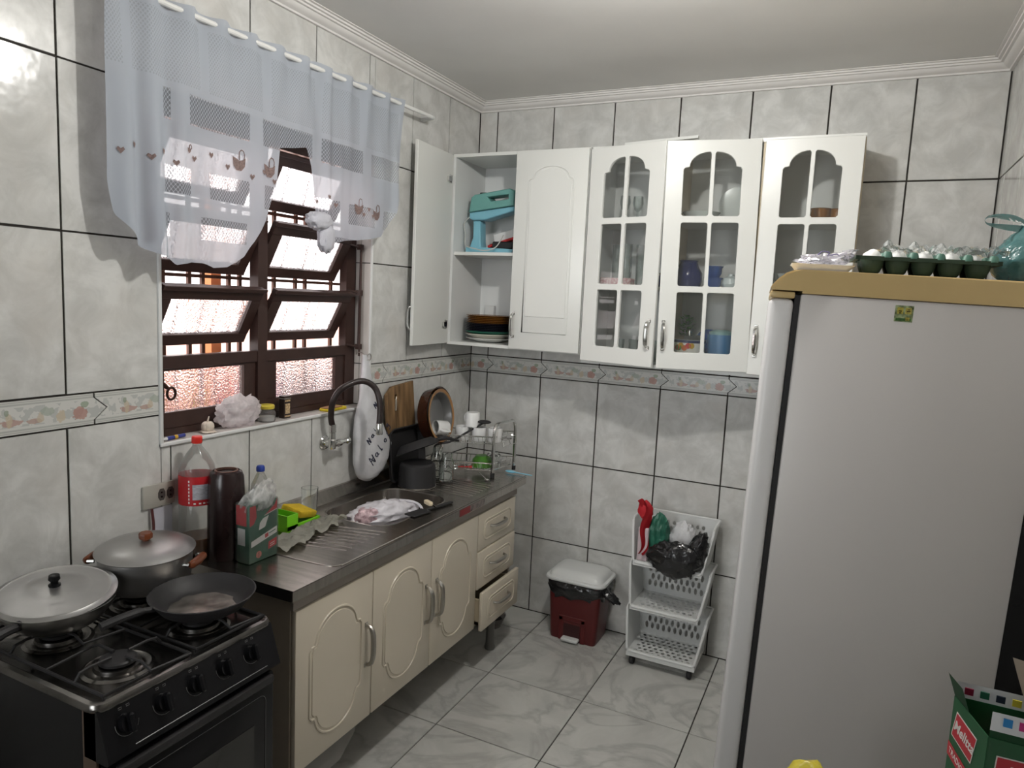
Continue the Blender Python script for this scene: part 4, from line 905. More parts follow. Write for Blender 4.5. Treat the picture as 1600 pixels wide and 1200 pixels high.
# black pot and leaning roasting tins
bp_=thing('black_pot','small black saucepan upside down on the drainboard by the sink bowl','pot',(.196,-.815,Z))
ob('body',M().lathe([(0,.112),(.070,.112),(.080,.104),(.084,.09),(.086,.006),(.088,0),(.083,.0),(.080,.09),(0,.10)],36),M_blackm,bp_)
ob('rim',M().lathe([(.0865,.002),(.0885,.002),(.0885,.006),(.0865,.006)],36),M_nickel,bp_)
rt=thing('roasting_tin','black roasting tin leaning on the wall behind the black saucepan','tin',(.090,-.755,Z+.003),(0,math.radians(-5),math.radians(-2)))
m=M(); loft(m,[[(-.012,p[0],p[1]) for p in rrect(-.105,.0,.13,.235,.03,4)],[(.016,p[0],p[1]) for p in rrect(-.125,-.0,.15,.255,.04,4)],[(.018,p[0],p[1]) for p in rrect(-.120,.005,.145,.25,.038,4)],[(-.008,p[0],p[1]) for p in rrect(-.1,.01,.125,.23,.03,4)]],True,True); ob('pan',m,M_blackm,rt)
t=thing('frying_pan','black pan lying face down on top of the black saucepan','pan',(.182,-.785,Z+.1135+.040),(math.radians(0),math.radians(-24),math.radians(0)))
ob('body',M().lathe([(0,.045),(.075,.045),(.090,.03),(.105,.012),(.107,.012),(.092,.0345),(.075,.049),(0,.049)],32),M_blackm,t)
ob('handle',M().tube(bez([(.06,.07,.028),(.09,.12,.02),(.10,.17,.0),(.105,.19,-.01)],5),[.009]*8+[.006]*8,8),M_blackm,t)
# dish rack
dr_=thing('dish_rack','two-tier chrome wire dish rack in the corner of the counter','dish rack',(0,0,Z))
RP=dict(rf=(.405,-.470),rb=(.425,-.372+.0),lf=(.090,-.600),lb=(.075,-.395))
RP.update(rf=(.410,-.470),rb=(.426,-.262),lf=(.082,-.605),lb=(.070,-.400))
def urack(a,b,h):
    A=Vector((a[0],a[1],0)); B=Vector((b[0],b[1],0)); d=(B-A); 
    pts=[A+Vector((0,0,.018)),A+Vector((0,0,h-.05))]+[A+d*.18*(1-math.cos(q))*.9+Vector((0,0,h-.05+.05*math.sin(q))) for q in (.4,.8,1.2,1.57)]+[B-d*.18*(1-math.cos(q))*.9+Vector((0,0,h-.05+.05*math.sin(q))) for q in (1.57,1.2,.8,.4)]+[B+Vector((0,0,h-.05)),B+Vector((0,0,.018))]
    ob('leg_frame',M().tube(pts,.0088,10),M_chrome,dr_)
    for P in (A,B): ob('foot_cap',M().lathe([(0,0),(.010,0),(.010,.022),(0,.022)],12,(P.x,P.y,0)),M_blackm,dr_)
urack(RP['rf'],RP['rb'],.262); urack(RP['lf'],RP['lb'],.262)
def Q(u,v,z):
    a=Vector(RP['lf']).lerp(Vector(RP['rf']),u); b=Vector(RP['lb']).lerp(Vector(RP['rb']),u); p=a.lerp(b,v); return (p.x,p.y,z)
def tray(zb,zr,name,nv=8,nu=16):
    r=.0022; t=M(); t.tube([Q(0,0,zr),Q(1,0,zr),Q(1,1,zr),Q(0,1,zr)],.0030,6,closed=True); t.tube([Q(.03,.06,zb),Q(.97,.06,zb),Q(.97,.94,zb),Q(.03,.94,zb)],.0026,6,closed=True); ob(name,t,M_chrome,dr_)
    for i in range(nu):
        u=.04+.92*i/(nu-1); ob('wire',M().tube([Q(u,0,zr),Q(u,.06,zb),Q(u,.94,zb),Q(u,1,zr)],.0013,5),M_chrome,dr_)
tray(.165,.200,'upper_tray'); tray(.030,.068,'lower_tray')
m=M(); m.tube([Q(1,.2,.19),Q(1.06,.2,.185),Q(1.08,.2,.15),Q(1.08,.8,.15),Q(1.06,.8,.185),Q(1,.8,.19)],.002,6); m.tube([Q(1,.5,.19),Q(1.07,.5,.17),Q(1.08,.5,.15)],.002,6); ob('side_hook',m,M_chrome,dr_)
# dishes in the rack
M_mug=pm('white_mug_china',(.78,.78,.77),.2,var=.02)
def mug(loc,rot,label,hl=True,r=.0365,h=.070,grp='white mugs in the dish rack',handle_a=PI):
    t=thing('mug',label,'mug',loc,rot,grp)
    ob('cup',M().lathe([(0,0),(r*.86,0),(r*.95,.005),(r,h),(r-.004,h),(r*.9-.002,.008),(0,.008)],28),M_mug,t)
    if hl: ob('handle',M().tube(bez([(r*.93*math.cos(handle_a),r*.93*math.sin(handle_a),h*.22),((r+.02)*math.cos(handle_a),(r+.02)*math.sin(handle_a),h*.25),((r+.028)*math.cos(handle_a),(r+.028)*math.sin(handle_a),h*.5),((r+.02)*math.cos(handle_a),(r+.02)*math.sin(handle_a),h*.76),(r*.93*math.cos(handle_a),r*.93*math.sin(handle_a),h*.8)],4),.0055,8),M_mug,t)
    return t
zu=Z+.1685
for k,(u,v) in enumerate(((.47,.30),(.70,.30),(.925,.30))):
    p=Q(u,v,0); mug((p[0],p[1],zu),(0,0,0),('leftmost upright white mug in the upper tray','middle upright white mug in the upper tray','rightmost upright white mug in the upper tray, by the leg frame')[k],handle_a=1.2+k)
p=Q(.60,.32,0); mug((p[0],p[1],zu+.1415),(PI,0.0,0),'upside-down white mug with handle on top of the upright mugs',handle_a=PI*1.13)
p=Q(.22,.20,0); mug((p[0]+.03,p[1]-.005,zu+.062),(math.radians(84),math.radians(8),math.radians(-28)),'white mug lying on its side with the open end to the viewer',handle_a=0)
t=thing('ladle','black plastic ladle lying across the upper tray','ladle',(0,0,0))
a=Vector(Q(.78,.25,zu+.095)); b=Vector(Q(.20,-.05,Z+.150)); 
ob('handle',M().tube(bez([a,a.lerp(b,.4)+Vector((0,0,-.012)),a.lerp(b,.7)+Vector((0,0,-.02)),b+Vector((0,0,-.005)),b+Vector((.01,-.02,-.06))],6),[.005]*25,8),M_blackm,t)
ob('bowl',M().blob(a+Vector((0,0,.003)),(.035,.03,.009),.1,1,16,2),M_blackm,t)
dish=thing('brown_glass_dish','round brown glass baking dish standing on edge in the rack','dish',(.085,-.565,Z+.285),(0,math.radians(82),math.radians(4)))
ob('dish',M().lathe([(0,0),(.10,0),(.118,.012),(.126,.062),(.130,.066),(.122,.064),(.112,.016),(.0,.006)],44),pm('brown_glass',(.050,.016,.008),.08,var=.2,trans=.25,coat=.3),dish)
pan_=thing('grey_dish','grey and tan round tin set inside the brown glass dish','tin',(.102,-.562,Z+.285),(0,math.radians(82),math.radians(4)))
ob('dish',M().lathe([(0,0),(.085,0),(.098,.008),(.108,.048),(.116,.053),(.104,.050),(.094,.012),(0,.008)],40),pm('grey_tin',(.22,.22,.22),.3,.4,var=.1),pan_)
ob('tan_rim',M().lathe([(.108,.049),(.120,.052),(.121,.055),(.107,.053)],40),pm('tan_glaze',(.34,.17,.06),.3,var=.25),pan_)
dish.scale=pan_.scale=(1.09,1.09,1.09)
for k,(x,y,h) in enumerate(((.262,-.665,.135),(.196,-.640,.150))):
    tag(ob('glass_jar',M().lathe([(0,0),(.030,0),(.034,.006),(.034,h*.72),(.024,h*.84),(.024,h),(.0215,h),(.0215,h*.84),(.031,h*.70),(.031,.010),(0,.008)],26),M_glass,loc=(x,y,Z)),('empty clear glass jar standing in front of the rack, the one nearer the viewer','empty clear glass jar standing in front of the rack, the one nearer the wall')[k],'jar','glass jars by the dish rack')
p=Q(.72,.45,Z+.034)
tag(ob('green_bowl',M().lathe([(0,.055),(.03,.055),(.05,.035),(.056,.0),(.052,.0),(.046,.032),(.028,.05),(0,.05)],28),pm('green_plastic',(.06,.20,.02),.3,trans=.2,var=.2),loc=p),'green bowl turned upside down in the lower tray','bowl')
p=Q(.90,.35,Z+.034); tag(ob('glass_cup',M().lathe([(0,.075),(.028,.075),(.036,.065),(.036,.0),(.033,.0),(.033,.062),(0,.071)],26),M_glass,loc=p),'clear glass cup upside down in the lower tray beside the green bowl','glass')
for k,(u0,v0,u1,v1,mt,lab) in enumerate(((.30,.15,.55,.20,M_chrome,'silver spoon lying in the lower tray at the left'),(.34,.32,.58,.36,M_chrome,'silver fork lying behind the silver spoon'),(.50,.06,.68,.10,M_red,'red-handled knife lying at the front of the lower tray'))):
    a=Vector(Q(u0,v0,Z+.040)); b=Vector(Q(u1,v1,Z+.042)); tag(ob('cutlery_piece',M().tube([a,a.lerp(b,.7),b],[.003,.0035,.008],6),mt),lab,'cutlery')
a=Vector((.418,-.545,Z+.006)); t=tag(ob('dessert_spoon',M().tube(bez([a+Vector((-.06,.03,.022)),a+Vector((-.03,.012,.012)),a],4),[.0025]*8+[.009],8).blob(a,(.014,.010,.005),0,1,12),M_chrome),'silver spoon with its tip hanging out in front of the rack','cutlery')
t=thing('blue_spoon','light blue plastic spoon lying on the corner edge of the counter','spoon',(.445,-.335,Z+.004),(0,0,-.08))
M_lb=pm('sky_blue_plastic',(.20,.50,.66),.35)
ob('bowl',M().blob((0,0,.003),(.030,.018,.006),0,1,18),M_lb,t); ob('handle',M().box(.024,-.005,.001,.125,.005,.005,.002),M_lb,t)
# socket plate
so=thing('socket_plate','grey double power socket plate on the wall beside the bottle','socket',(0,-2.016,1.073))
ob('plate',M().box(0,-.058,-.038,.009,.058,.038,.004,2),pm('grey_socket_plastic',(.36,.35,.31),.4),so)
for y in (.008,.040):
    m=M(); m.prism([(y+a*.013,b*.019) for a,b in ((-1,-.4),(-.5,-1),(.5,-1),(1,-.4),(1,.4),(.5,1),(-.5,1),(-1,.4))],.009,.0096,'yz'); ob('outlet',m,pm('dark_outlet',(.06,.055,.05),.5),so)
    for dz in (-.007,.007): ob('contact_hole',M().lathe([(0,0),(.003,0),(.003,.0006),(0,.0006)],8).xf(T(.0096,y,dz)@R(PI/2,'Y')),M_black,so)
tag(ob('power_cable',M().tube(bez([(.010,-2.045,1.034),(.014,-2.043,.99),(.016,-2.045,.95),(.014,-2.05,.90),(.014,-2.05,.70),(.014,-2.05,.02)],6),.0045,8),pm('dark_red_cable',(.08,.02,.02),.4)),'dark red power cable running down from the socket plate','cable')
tag(ob('paper_note',M().box(.0005,-2.035,.905,.002,-1.965,1.03),pm('pale_paper',(.50,.50,.56),.7)),'pale sheet of paper stuck under the socket plate','paper')
# ------------------------------------------------------------------ things on the window sill
ZS=OZ0+.0045
t=thing('marker_pen','blue marker pen lying on the left end of the window sill','pen',(-.020,-1.965,ZS+.007),(0,0,math.radians(97)))
m=M(); m.mark(); m.lathe([(0,0),(.006,0),(.0065,.004),(.0065,.075),(0,.075)],14).xf(R(PI/2,'Y')); ob('barrel',m,pm('blue_pen',(.03,.04,.22),.35),t)
m=M(); m.mark(); m.lathe([(.0067,.03),(.0072,.03),(.0072,.043),(.0067,.043)],14).xf(R(PI/2,'Y')); ob('yellow_band',m,pm('yellow_tape',(.6,.36,.03),.5),t)
m=M(); m.mark(); m.lathe([(0,-.014),(.003,-.014),(.006,-.002),(.006,0)],12).xf(R(PI/2,'Y')); ob('tip',m,M_plw,t)
t=thing('garlic_bulb','white garlic bulb on the window sill','garlic',(-.035,-1.79,ZS))
m=M(); 
def gf(p,d): return Vector((p.x,p.y,p.z))*1.0
g=M()
for i in range(9):
    a=2*PI*i/9; g.blob((.010*math.cos(a),.010*math.sin(a),.020),(.012,.012,.018),.05,2,12,i)
g.tube([(0,0,.03),(.001,0,.042),(.004,.002,.056)],[.006,.003,.0022],8); ob('cloves',g,pm('garlic_skin',(.62,.54,.46),.6,var=.12,scale=60),t,smooth=80)
ob('loose_skin',M().blob((.006,-.004,.004),(.028,.024,.004),.4,3,16,3),pm('garlic_skin',(.62,.54,.46)),t)
t=thing('crumpled_bag','crumpled translucent white plastic bag on the window sill','bag',(-.045,-1.645,ZS))
ob('bag',M().blob((0,0,.052),(.046,.088,.058),.42,2.2,48,21,lambda p,d:Vector((p.x,p.y,max(p.z,-.0515))),True),film('milky_bag',(.97,.92,.93),.82,.2,.30,30,.55,.15),t,smooth=80)
t=thing('small_jar','small clear jar with yellow lid beside the crumpled bag','jar',(-.040,-1.512,ZS))
ob('jar',M().lathe([(0,0),(.030,0),(.034,.006),(.034,.035),(.026,.046),(.026,.050)],24),M_pet,t); ob('lid',M().lathe([(.028,.050),(.029,.052),(.029,.062),(.026,.065),(0,.066)],24),pm('yellow_lid',(.62,.50,.06),.4),t); ob('contents',M().lathe([(0,.003),(.028,.004),(.031,.02),(0,.024)],20),pm('white_powder',(.6,.6,.6),.8),t)
t=thing('spice_box','small dark spice box with pale print on the window sill','box',(-.045,-1.411,ZS))
ob('box',M().box(-.014,-.018,0,.014,.018,.088,.001),pm('dark_carton',(.03,.018,.014),.5),t); ob('pale_print',M().box(.014,-.012,.018,.0146,.013,.058).box(.014,-.015,.006,.0146,.015,.011).box(.014,-.014,.066,.0146,.014,.073),pm('tan_print',(.50,.36,.20),.6,var=.5,scale=150),t); ob('top_strip',M().box(-.0142,-.0182,.0765,.0145,.0182,.080),pm('grey_print',(.25,.23,.2)),t)
t=thing('scouring_pad','flat yellow pad with dark layer on the right end of the window sill','sponge',(-.030,-1.14,ZS),(0,0,.1))
ob('yellow_layer',M().box(-.028,-.062,0,.028,.062,.012,.003),pm('yellow_pad',(.68,.52,.03),.9,bump=.4,bscale=200),t); ob('dark_layer',M().box(-.024,-.06,.012,.024,.035,.016,.001),pm('brown_pad',(.30,.16,.08),.9),t)

# ================================================================== STOVE
st=thing('gas_stove','black four-burner gas stove with steel cooktop','stove',(0,0,0))
SXa,SXb,SYa,SYb=.055,.612,-2.634,-2.134
ob('body',M().box(SXa,SYa+.012,.06,SXb-.02,SYb-.012,.846,.004),M_black,st)
ob('corner_strip',M().box(SXb-.055,SYa+.006,.06,SXb-.012,SYa+.012,.846),pm('steel_brown_reflection',(.11,.075,.055),.45,.2),st)  # steel strip, its brown reflection put into the base colour
ob('plinth',M().box(SXa+.03,SYa+.03,0,SXb-.06,SYb-.03,.06),M_blackm,st)
M_cook=pm('cooktop_steel',(.20,.19,.18),.24,1,var=.35,scale=9,bump=.02)
m=M(); loft(m,[rl(SXa,SYa,SXb,SYb,.030,.846),rl(SXa-.001,SYa-.001,SXb+.001,SYb+.001,.032,.853),rl(SXa+.003,SYa+.003,SXb-.003,SYb-.003,.030,.861),rl(SXa+.014,SYa+.014,SXb-.014,SYb-.014,.024,.862),rl(SXa+.024,SYa+.024,SXb-.024,SYb-.024,.02,.855)],True,True)
ob('cooktop',m,M_cook,st)
BR=[(.245,-2.485),(.485,-2.495),(.225,-2.245),(.475,-2.262)]
for i,(x,y) in enumerate(BR):
    b=ob('burner',M().lathe([(.078,.0),(.070,.004),(.060,.001),(.052,.003),(.050,.012),(.0,.012)],32,(x,y,.8552)),M_cook,st)
    ob('burner_cap',M().lathe([(0,.012),(.034,.012),(.040,.015),(.040,.021),(.036,.024),(0,.024)],28,(x,y,.8552)),M_blackm,b)
for y in (-2.49,-2.253):
    g=M(); x0,x1,h=.085,.585,.876; y0,y1=y-.108,y+.108
    g.tube([(x0,y0,h-.012),(x1,y0,h-.012),(x1,y1,h-.012),(x0,y1,h-.012)],.0042,6,closed=True)
    for cx in ((.245,.485) if y<-2.4 else (.225,.475)):
        for dx,dy in ((-1,0),(1,0),(0,-1),(0,1)):
            if dx: 
                ex=cx+dx*.105; g.tube([(ex,y0 if dx<0 else y1,h-.012),(ex,y+dy,h-.004),(cx+dx*.075,y,h+.010),(cx+dx*.022,y,h+.008)],.0036,6)
            else: g.tube([(cx,y+dy*.108,h-.012),(cx,y+dy*.095,h+.006),(cx,y+dy*.07,h+.010),(cx,y+dy*.022,h+.008)],.0036,6)
    for x in (x0,x1,(x0+x1)/2):
        for yy in (y0,y1): g.tube([(x,yy,h-.012),(x,yy,.8555)],.0035,6)
    ob('pan_support',g,M_blackm,st)
# control panel, sloping outwards towards the bottom
P0=Vector((SXb-.006,0,.848)); P1=Vector((SXb+.030,0,.742)); sl=(P1-P0).normalized(); nrm=Vector((-sl.z,0,sl.x))
m=M(); m.prism([(SXb-.05,.846),(P0.x,P0.z),(P1.x,P1.z),(P1.x-.006,P1.z-.006),(SXb-.05,.736)],SYa+.006,SYb-.006,'xz'); ob('control_panel',m,M_black,st)
M_mark=pm('grey_print_marks',(.16,.16,.155),.6)
def onp(y,s,o=0): p=P0+sl*s+nrm*o; return Vector((p.x,y,p.z))
mp=Matrix(((nrm.x,0,sl.x,0),(0,1,0,0),(nrm.z,0,sl.z,0),(0,0,0,1)))
for i,y in enumerate((-2.572,-2.482,-2.394,-2.308,-2.222)):
    k=ob('knob',M().lathe([(0,0),(.021,0),(.019,.012),(.0,.012)],24).xf(Matrix(((0,0,1,0),(0,1,0,0),(-1,0,0,0),(0,0,0,1)))).box(.008,-.0065,-.021,.028,.0065,.021,.004),M_black,st)
    k.matrix_local=T(*onp(y,.048,.0005))@Matrix(((nrm.x,0,-sl.x,0),(0,1,0,0),(nrm.z,0,-sl.z,0),(0,0,0,1)))
    a=[onp(y+.027*math.cos(q),.048+.027*math.sin(q),.0006) for q in [PI*.05+i2*PI*1.0/12 for i2 in range(13)]]
    ob('dial_mark',M().tube(a,.0007,4),M_mark,st)
    for dy in (-.008,.010): 
        ob('dial_mark',M().tube([onp(y+dy-.0035,.012,.0004),onp(y+dy+.0035,.012,.0004),onp(y+dy+.0035,.016,.0004),onp(y+dy-.0035,.016,.0004)],.0006,4,closed=True),M_mark,st)
ob('trim_line',M().tube([onp(SYa+.07,.100,.0008),onp(SYb-.05,.100,.0008)],.0011,5),pm('silver_line',(.16,.16,.16),.4,.5),st)
ob('oven_door',M().box(SXb-.018,SYa+.014,.17,SXb+.016,SYb-.014,.722,.008,2),M_black,st)
ob('door_grip',M().box(SXb+.012,SYa+.03,.70,SXb+.034,SYb-.03,.722,.006,2),M_blackm,st)
ob('oven_window',M().box(SXb+.016,SYa+.09,.30,SXb+.0175,SYb-.085,.60,.0005),pm('oven_glass',(.020,.020,.018),.12),st)
ob('window_outline',M().tube([(SXb+.0168,p[0],p[1]) for p in rrect(SYa+.045,.22,SYb-.045,.67,.02,4)],.0009,4,closed=True),M_mark,st)
ob('kick_panel',M().box(SXb-.02,SYa+.014,.07,SXb+.006,SYb-.014,.16,.004),M_black,st)
# pans on the stove
ZG=.8905
p1=thing('shallow_pan','shallow aluminium pan on the near back burner','pan',(.235,-2.478,ZG))
ob('body',M().lathe([(0,0),(.075,0),(.095,.012),(.122,.045),(.128,.062),(.125,.062),(.118,.045),(.09,.015),(0,.006)],44),pm('sooty_aluminium',(.30,.30,.29),.3,1,var=.5,scale=10),p1)
a=Vector((.02,-.125,.045)); ob('handle',M().tube(bez([(.035,-.110,.048),(.045,-.15,.050),(.042,-.20,.038),(.03,-.26,.01)],6),[.012]*7+[.014]*12,10),M_blackm,p1)
l1=thing('pan_lid','aluminium lid with black knob lying tilted on the shallow pan','lid',(.212,-2.470,ZG+.070),(math.radians(5),math.radians(6),0))
ob('lid',M().lathe([(.137,.0),(.138,.003),(.130,.005),(.124,.009),(.118,.008),(.085,.016),(.080,.015),(.055,.020),(.0,.023),(0,.021),(.055,.018),(.118,.006),(.132,.001)],56),M_alu,l1)
ob('knob',M().lathe([(0,.022),(.014,.022),(.014,.025),(.008,.028),(.009,.034),(.0135,.040),(.012,.050),(0,.053)],20),M_black,l1)
p2=thing('cooking_pot','aluminium casserole with brown handles on the far back burner','pot',(.205,-2.212,ZG))
ob('body',M().lathe([(0,0),(.095,0),(.112,.008),(.118,.03),(.120,.062),(.121,.064),(.121,.100),(.124,.102),(.121,.103),(.117,.10),(.115,.02),(0,.005)],48),M_alu,p2)
M_bake=pm('brown_bakelite',(.14,.035,.010),.3,var=.2)
for s in (-1,1):
    cx,cy=(.118,-.045)
    p=Vector((-.112,-.056,.078)) if s<0 else Vector((.112,.056,.078)); dd=Vector((p.x,p.y,0)).normalized(); tt=Vector((-dd.y,dd.x,0))
    hnd=ob('handle',M().tube([p+dd*.016-tt*.040,p+dd*.020-tt*.036,p+dd*.022,p+dd*.020+tt*.036,p+dd*.016+tt*.040],[.008,.0115,.0125,.0115,.008],12),M_bake,p2)
    ob('bracket',M().tube([p-dd*.002+tt*.04,p+dd*.016+tt*.042],.005,8).tube([p-dd*.002-tt*.04,p+dd*.016-tt*.042],.005,8),M_chrome,hnd)
l2=thing('domed_lid','domed aluminium lid with brown knob on the casserole','lid',(.205,-2.212,ZG+.1035),(math.radians(1.5),math.radians(2),0))
ob('lid',M().lathe([(.128,.0),(.130,.003),(.124,.006),(.116,.012),(.08,.022),(.0,.028),(0,.026),(.08,.020),(.116,.010),(.124,.002)],56),M_alu,l2)
ob('knob',M().lathe([(0,.027),(.010,.027),(.010,.030),(.018,.034),(.0185,.046),(.016,.050),(0,.050)],8),M_bake,l2)
fp=thing('frying_pan','black frying pan with burnt greasy inside on the far front burner','pan',(.462,-2.237,ZG))
ob('body',M().lathe([(0,0),(.088,0),(.105,.010),(.126,.036),(.132,.045),(.1335,.046),(.130,.047),(.122,.036),(.102,.013),(.085,.006),(0,.006)],48),M_blackm,fp)
rs=[]
m=M(); c0=m.b.verts.new((0,0,.0068)); R1=[m.b.verts.new((.075*math.cos(2*PI*i/48),.075*math.sin(2*PI*i/48),.0068)) for i in range(48)]; R2=[]; 
for i in range(48):
    a=2*PI*i/48; r=.083+.010*noise.noise((math.cos(a)*3,math.sin(a)*3,1))+.004*noise.noise((math.cos(a)*11,math.sin(a)*11,1)); R2.append(m.b.verts.new((r*math.cos(a),r*math.sin(a),.0071)))
for i in range(48): m.b.faces.new((c0,R1[i],R1[(i+1)%48])); m.b.faces.new((R1[i],R2[i],R2[(i+1)%48],R1[(i+1)%48]))
ob('greasy_coating',m,pm('greasy_metal',(.20,.185,.165),.22,.85,var=.35,scale=16,c2=(.50,.46,.42),bump=.02),fp)
hp=Vector((-.045,-.125,.040)); ob('handle',M().tube(bez([(-.030,-.122,.038),(-.038,-.155,.042),(-.048,-.20,.040),(-.058,-.245,.034)],6),[.008]*6+[.011]*13,10),M_blackm,fp)
# ================================================================== REFRIGERATOR
th_,al_=.112,.026
e_=Vector((math.cos(th_),math.sin(th_),0)); n_=Vector((-math.sin(th_),math.cos(th_),0)); z_=Vector((0,0,1))
ex=e_*math.cos(al_)-z_*math.sin(al_); zx=z_*math.cos(al_)+e_*math.sin(al_)
Nf=Vector((1.832,-1.767,1.7895)); Fb=Nf-zx*1.789
FM=Matrix(((ex.x,n_.x,zx.x,Fb.x),(ex.y,n_.y,zx.y,Fb.y),(ex.z,n_.z,zx.z,Fb.z),(0,0,0,1)))
fr=thing('refrigerator','tall white refrigerator with a yellowed top trim, seen from its side','refrigerator'); fr.matrix_world=FM
FL,FWD=.495,.58
ob('body',M().box(.002,0,.045,FL,FWD,1.789,.006,2),M_fridge,fr)
ob('gasket',M().box(-.010,.006,.06,.003,FWD-.006,1.785),M_blackm,fr)
ob('door',M().box(-.064,0,.06,-.010,FWD,1.776,.014,3),pm('door_enamel',(.70,.69,.69),.3,var=.01),fr)
M_yel=pm('yellowed_plastic',(.56,.41,.19),.35,var=.08,scale=3)
ob('door_trim',M().box(-.0635,0,1.7765,-.010,FWD,1.792,.004,2),M_yel,fr)
m=M(); m.prism([(-.060,1.7945),(-.064,1.800),(-.061,1.806),(-.048,1.822),(-.034,1.834),(-.018,1.841),(0,1.843),(FL+.002,1.843),(FL+.002,1.7895),(.004,1.7895),(.004,1.7945)],-.003,FWD+.003,'xz')
bmesh.ops.bevel(m.b,geom=[e for e in m.b.edges if abs(e.verts[0].co.y-e.verts[1].co.y)<1e-5 and min(e.verts[0].co.z,e.verts[1].co.z)>1.80],offset=.004,segments=2,affect='EDGES')
ob('top_cap',m,M_yel,fr)
for x,y in ((.05,.06),(.05,FWD-.06)): ob('foot',M().box(x-.02,y-.02,.001,x+.02,y+.02,.046),M_blackm,fr)
for x,y in ((FL-.05,.06),(FL-.05,FWD-.06)): ob('foot',M().box(x-.02,y-.02,.0135,x+.02,y+.02,.046),M_blackm,fr)
# black condenser at the back
m=M(); m.box(FL,.012,.10,FL+.060,FWD-.012,1.45); ob('condenser_housing',m,M_black,fr)
m=M()
for i in range(14): m.tube([(FL+.055,.008,.15+i*.09),(FL+.055,FWD-.02,.15+i*.09)],.0035,5)
ob('condenser_tubes',m,M_blackm,fr,kind='stuff')
# small sticker on the side
sk=ob('sticker',M().box(.196,-.0006,1.742,.232,.0005,1.7775,.0),pm('sticker_green',(.10,.13,.03),.4,var=.5,scale=90,c2=(.30,.36,.20)),fr,label='small green and yellow square sticker')
for i,(a,b_,c,d_,q) in enumerate(((.200,1.759,.212,1.773,(.45,.38,.06)),(.216,1.759,.228,1.773,(.42,.36,.08)),(.199,1.744,.229,1.750,(.05,.13,.03)),(.218,1.745,.226,1.752,(.50,.42,.08)))): ob('sticker_print',M().box(a,-.0012,b_,c,-.0006,d_),pm('sticker_print_%d'%i,q,.4,var=.3,scale=200),sk)
ob('sticker_print',M().box(.203,-.0016,1.764,.209,-.0012,1.766).box(.219,-.0016,1.764,.226,-.0012,1.766).box(.204,-.0016,1.760,.208,-.0012,1.762).box(.22,-.0016,1.768,.225,-.0012,1.7695),M_black,sk)
def onf(o,x,y,z,rz=0): 
    o.matrix_world=FM@T(x,y,z)@R(rz,'Z'); return o
ZF=1.8434
# egg tray: 2 x 5 cups
M_egg=pm('egg_shell',(.80,.79,.77),.5,var=.02); M_eggt=pm('dark_green_tray',(.030,.055,.030),.6,var=.15)
et=onf(thing('egg_tray','dark green egg tray with white eggs on top of the refrigerator','egg tray'),.118,.025,ZF)
CUP=M().lathe([(0,0),(.013,0),(.0185,.006),(.0238,.020),(.0258,.037),(.0245,.037),(.0225,.021),(.017,.008),(0,.003)],16).mesh('cup',M_eggt,60)
for i in range(5):
    for j in range(2):
        o=bpy.data.objects.new('cup',CUP); C.objects.link(o); o.parent=et; o.location=(.0516*(i+.5),.052*(j+.5),0)
m=M()
m.box(-.010,-.008,.030,.268,-.003,.0385).box(-.010,.107,.030,.268,.112,.0385).box(-.012,-.008,.030,-.004,.112,.0385).box(.262,-.008,.030,.270,.112,.0385).box(-.005,.046,.030,.263,.058,.036)
for i in range(1,5): m.box(.0516*i-.006,-.004,.030,.0516*i+.006,.108,.036)
ob('rim',m,M_eggt,et)
for i in range(1,6):
    for j in (0,1): ob('peak',M().lathe([(.012,0),(.009,.011),(.006,.014),(0,.014)],10,(.0516*i-(.004 if i==5 else 0),.001+.052*j,.036)),pm('teal_green_peak',(.06,.15,.11),.5),et)
k=0
for i in range(5):
    for j in range(2):
        if i==4 and j==0: continue
        lab=['leftmost','second from the left','third from the left','fourth from the left','rightmost'][i]
        eg=ob('egg',M().lathe([(0,0),(.010,.002),(.018,.010),(.0212,.021),(.0195,.033),(.013,.045),(.006,.0505),(0,.052)],22),M_egg,smooth=80)
        eg.matrix_world=FM@T(.118+.0516*(i+.5),.025+.052*(j+.5),ZF+.0045); tag(eg,'white egg in the %s row of the tray, %s'%('front' if j==0 else 'back',lab),'egg','eggs in the green tray')
m=M(); m.grid(lambda u,v:(-.0+.24*u+.01,.10*v,.064+.014*noise.noise((u*9,v*5,3))+.012*math.sin(u*30)*math.sin(v*12)),60,20)
cv=onf(thing('plastic_egg_cover','clear crumpled plastic cover over the eggs','plastic cover'),.150,.025,ZF-.004); ob('cover',m,film('cover_film',(.8,.84,.86),.10,.08,.35,40,streak=.1),cv,smooth=80)
ft=onf(thing('foam_tray','white foam tray with torn cling film at the front end of the refrigerator top','tray'),-.022,.02,ZF)
m=M(); loft(m,[rl(.012,.01,.118,.12,.012,0),rl(.0,.0,.13,.13,.015,.014),rl(-.003,-.003,.133,.133,.016,.015),rl(.003,.003,.127,.127,.013,.013),rl(.015,.014,.114,.115,.010,.003)],True,True); ob('tray',m,pm('white_foam',(.80,.80,.80),.7),ft)
ob('cling_film',M().blob((.070,.05,.022),(.055,.045,.018),.7,3.0,36,13,lambda p,d:p+Vector((0,0,.03*max(0,d.x)*max(0,d.x))),True),film('cling',(.80,.78,.84),.35,.15,.35,50,streak=.4),ft,smooth=80)
ob('film_print',M().tube(bez([(.05,.02,.035),(.06,.018,.045),(.075,.015,.042),(.07,.014,.034),(.09,.014,.040),(.10,.016,.030)],4),.0012,5),pm('violet_print',(.15,.12,.28),.5),ft)
M_tb=film('teal_bag_film',(.10,.23,.23),.80,.18,.9,32,.35,.15)
tb=onf(thing('teal_bag','dark teal plastic bag with knotted handles on top of the refrigerator','bag'),.462,.10,ZF)
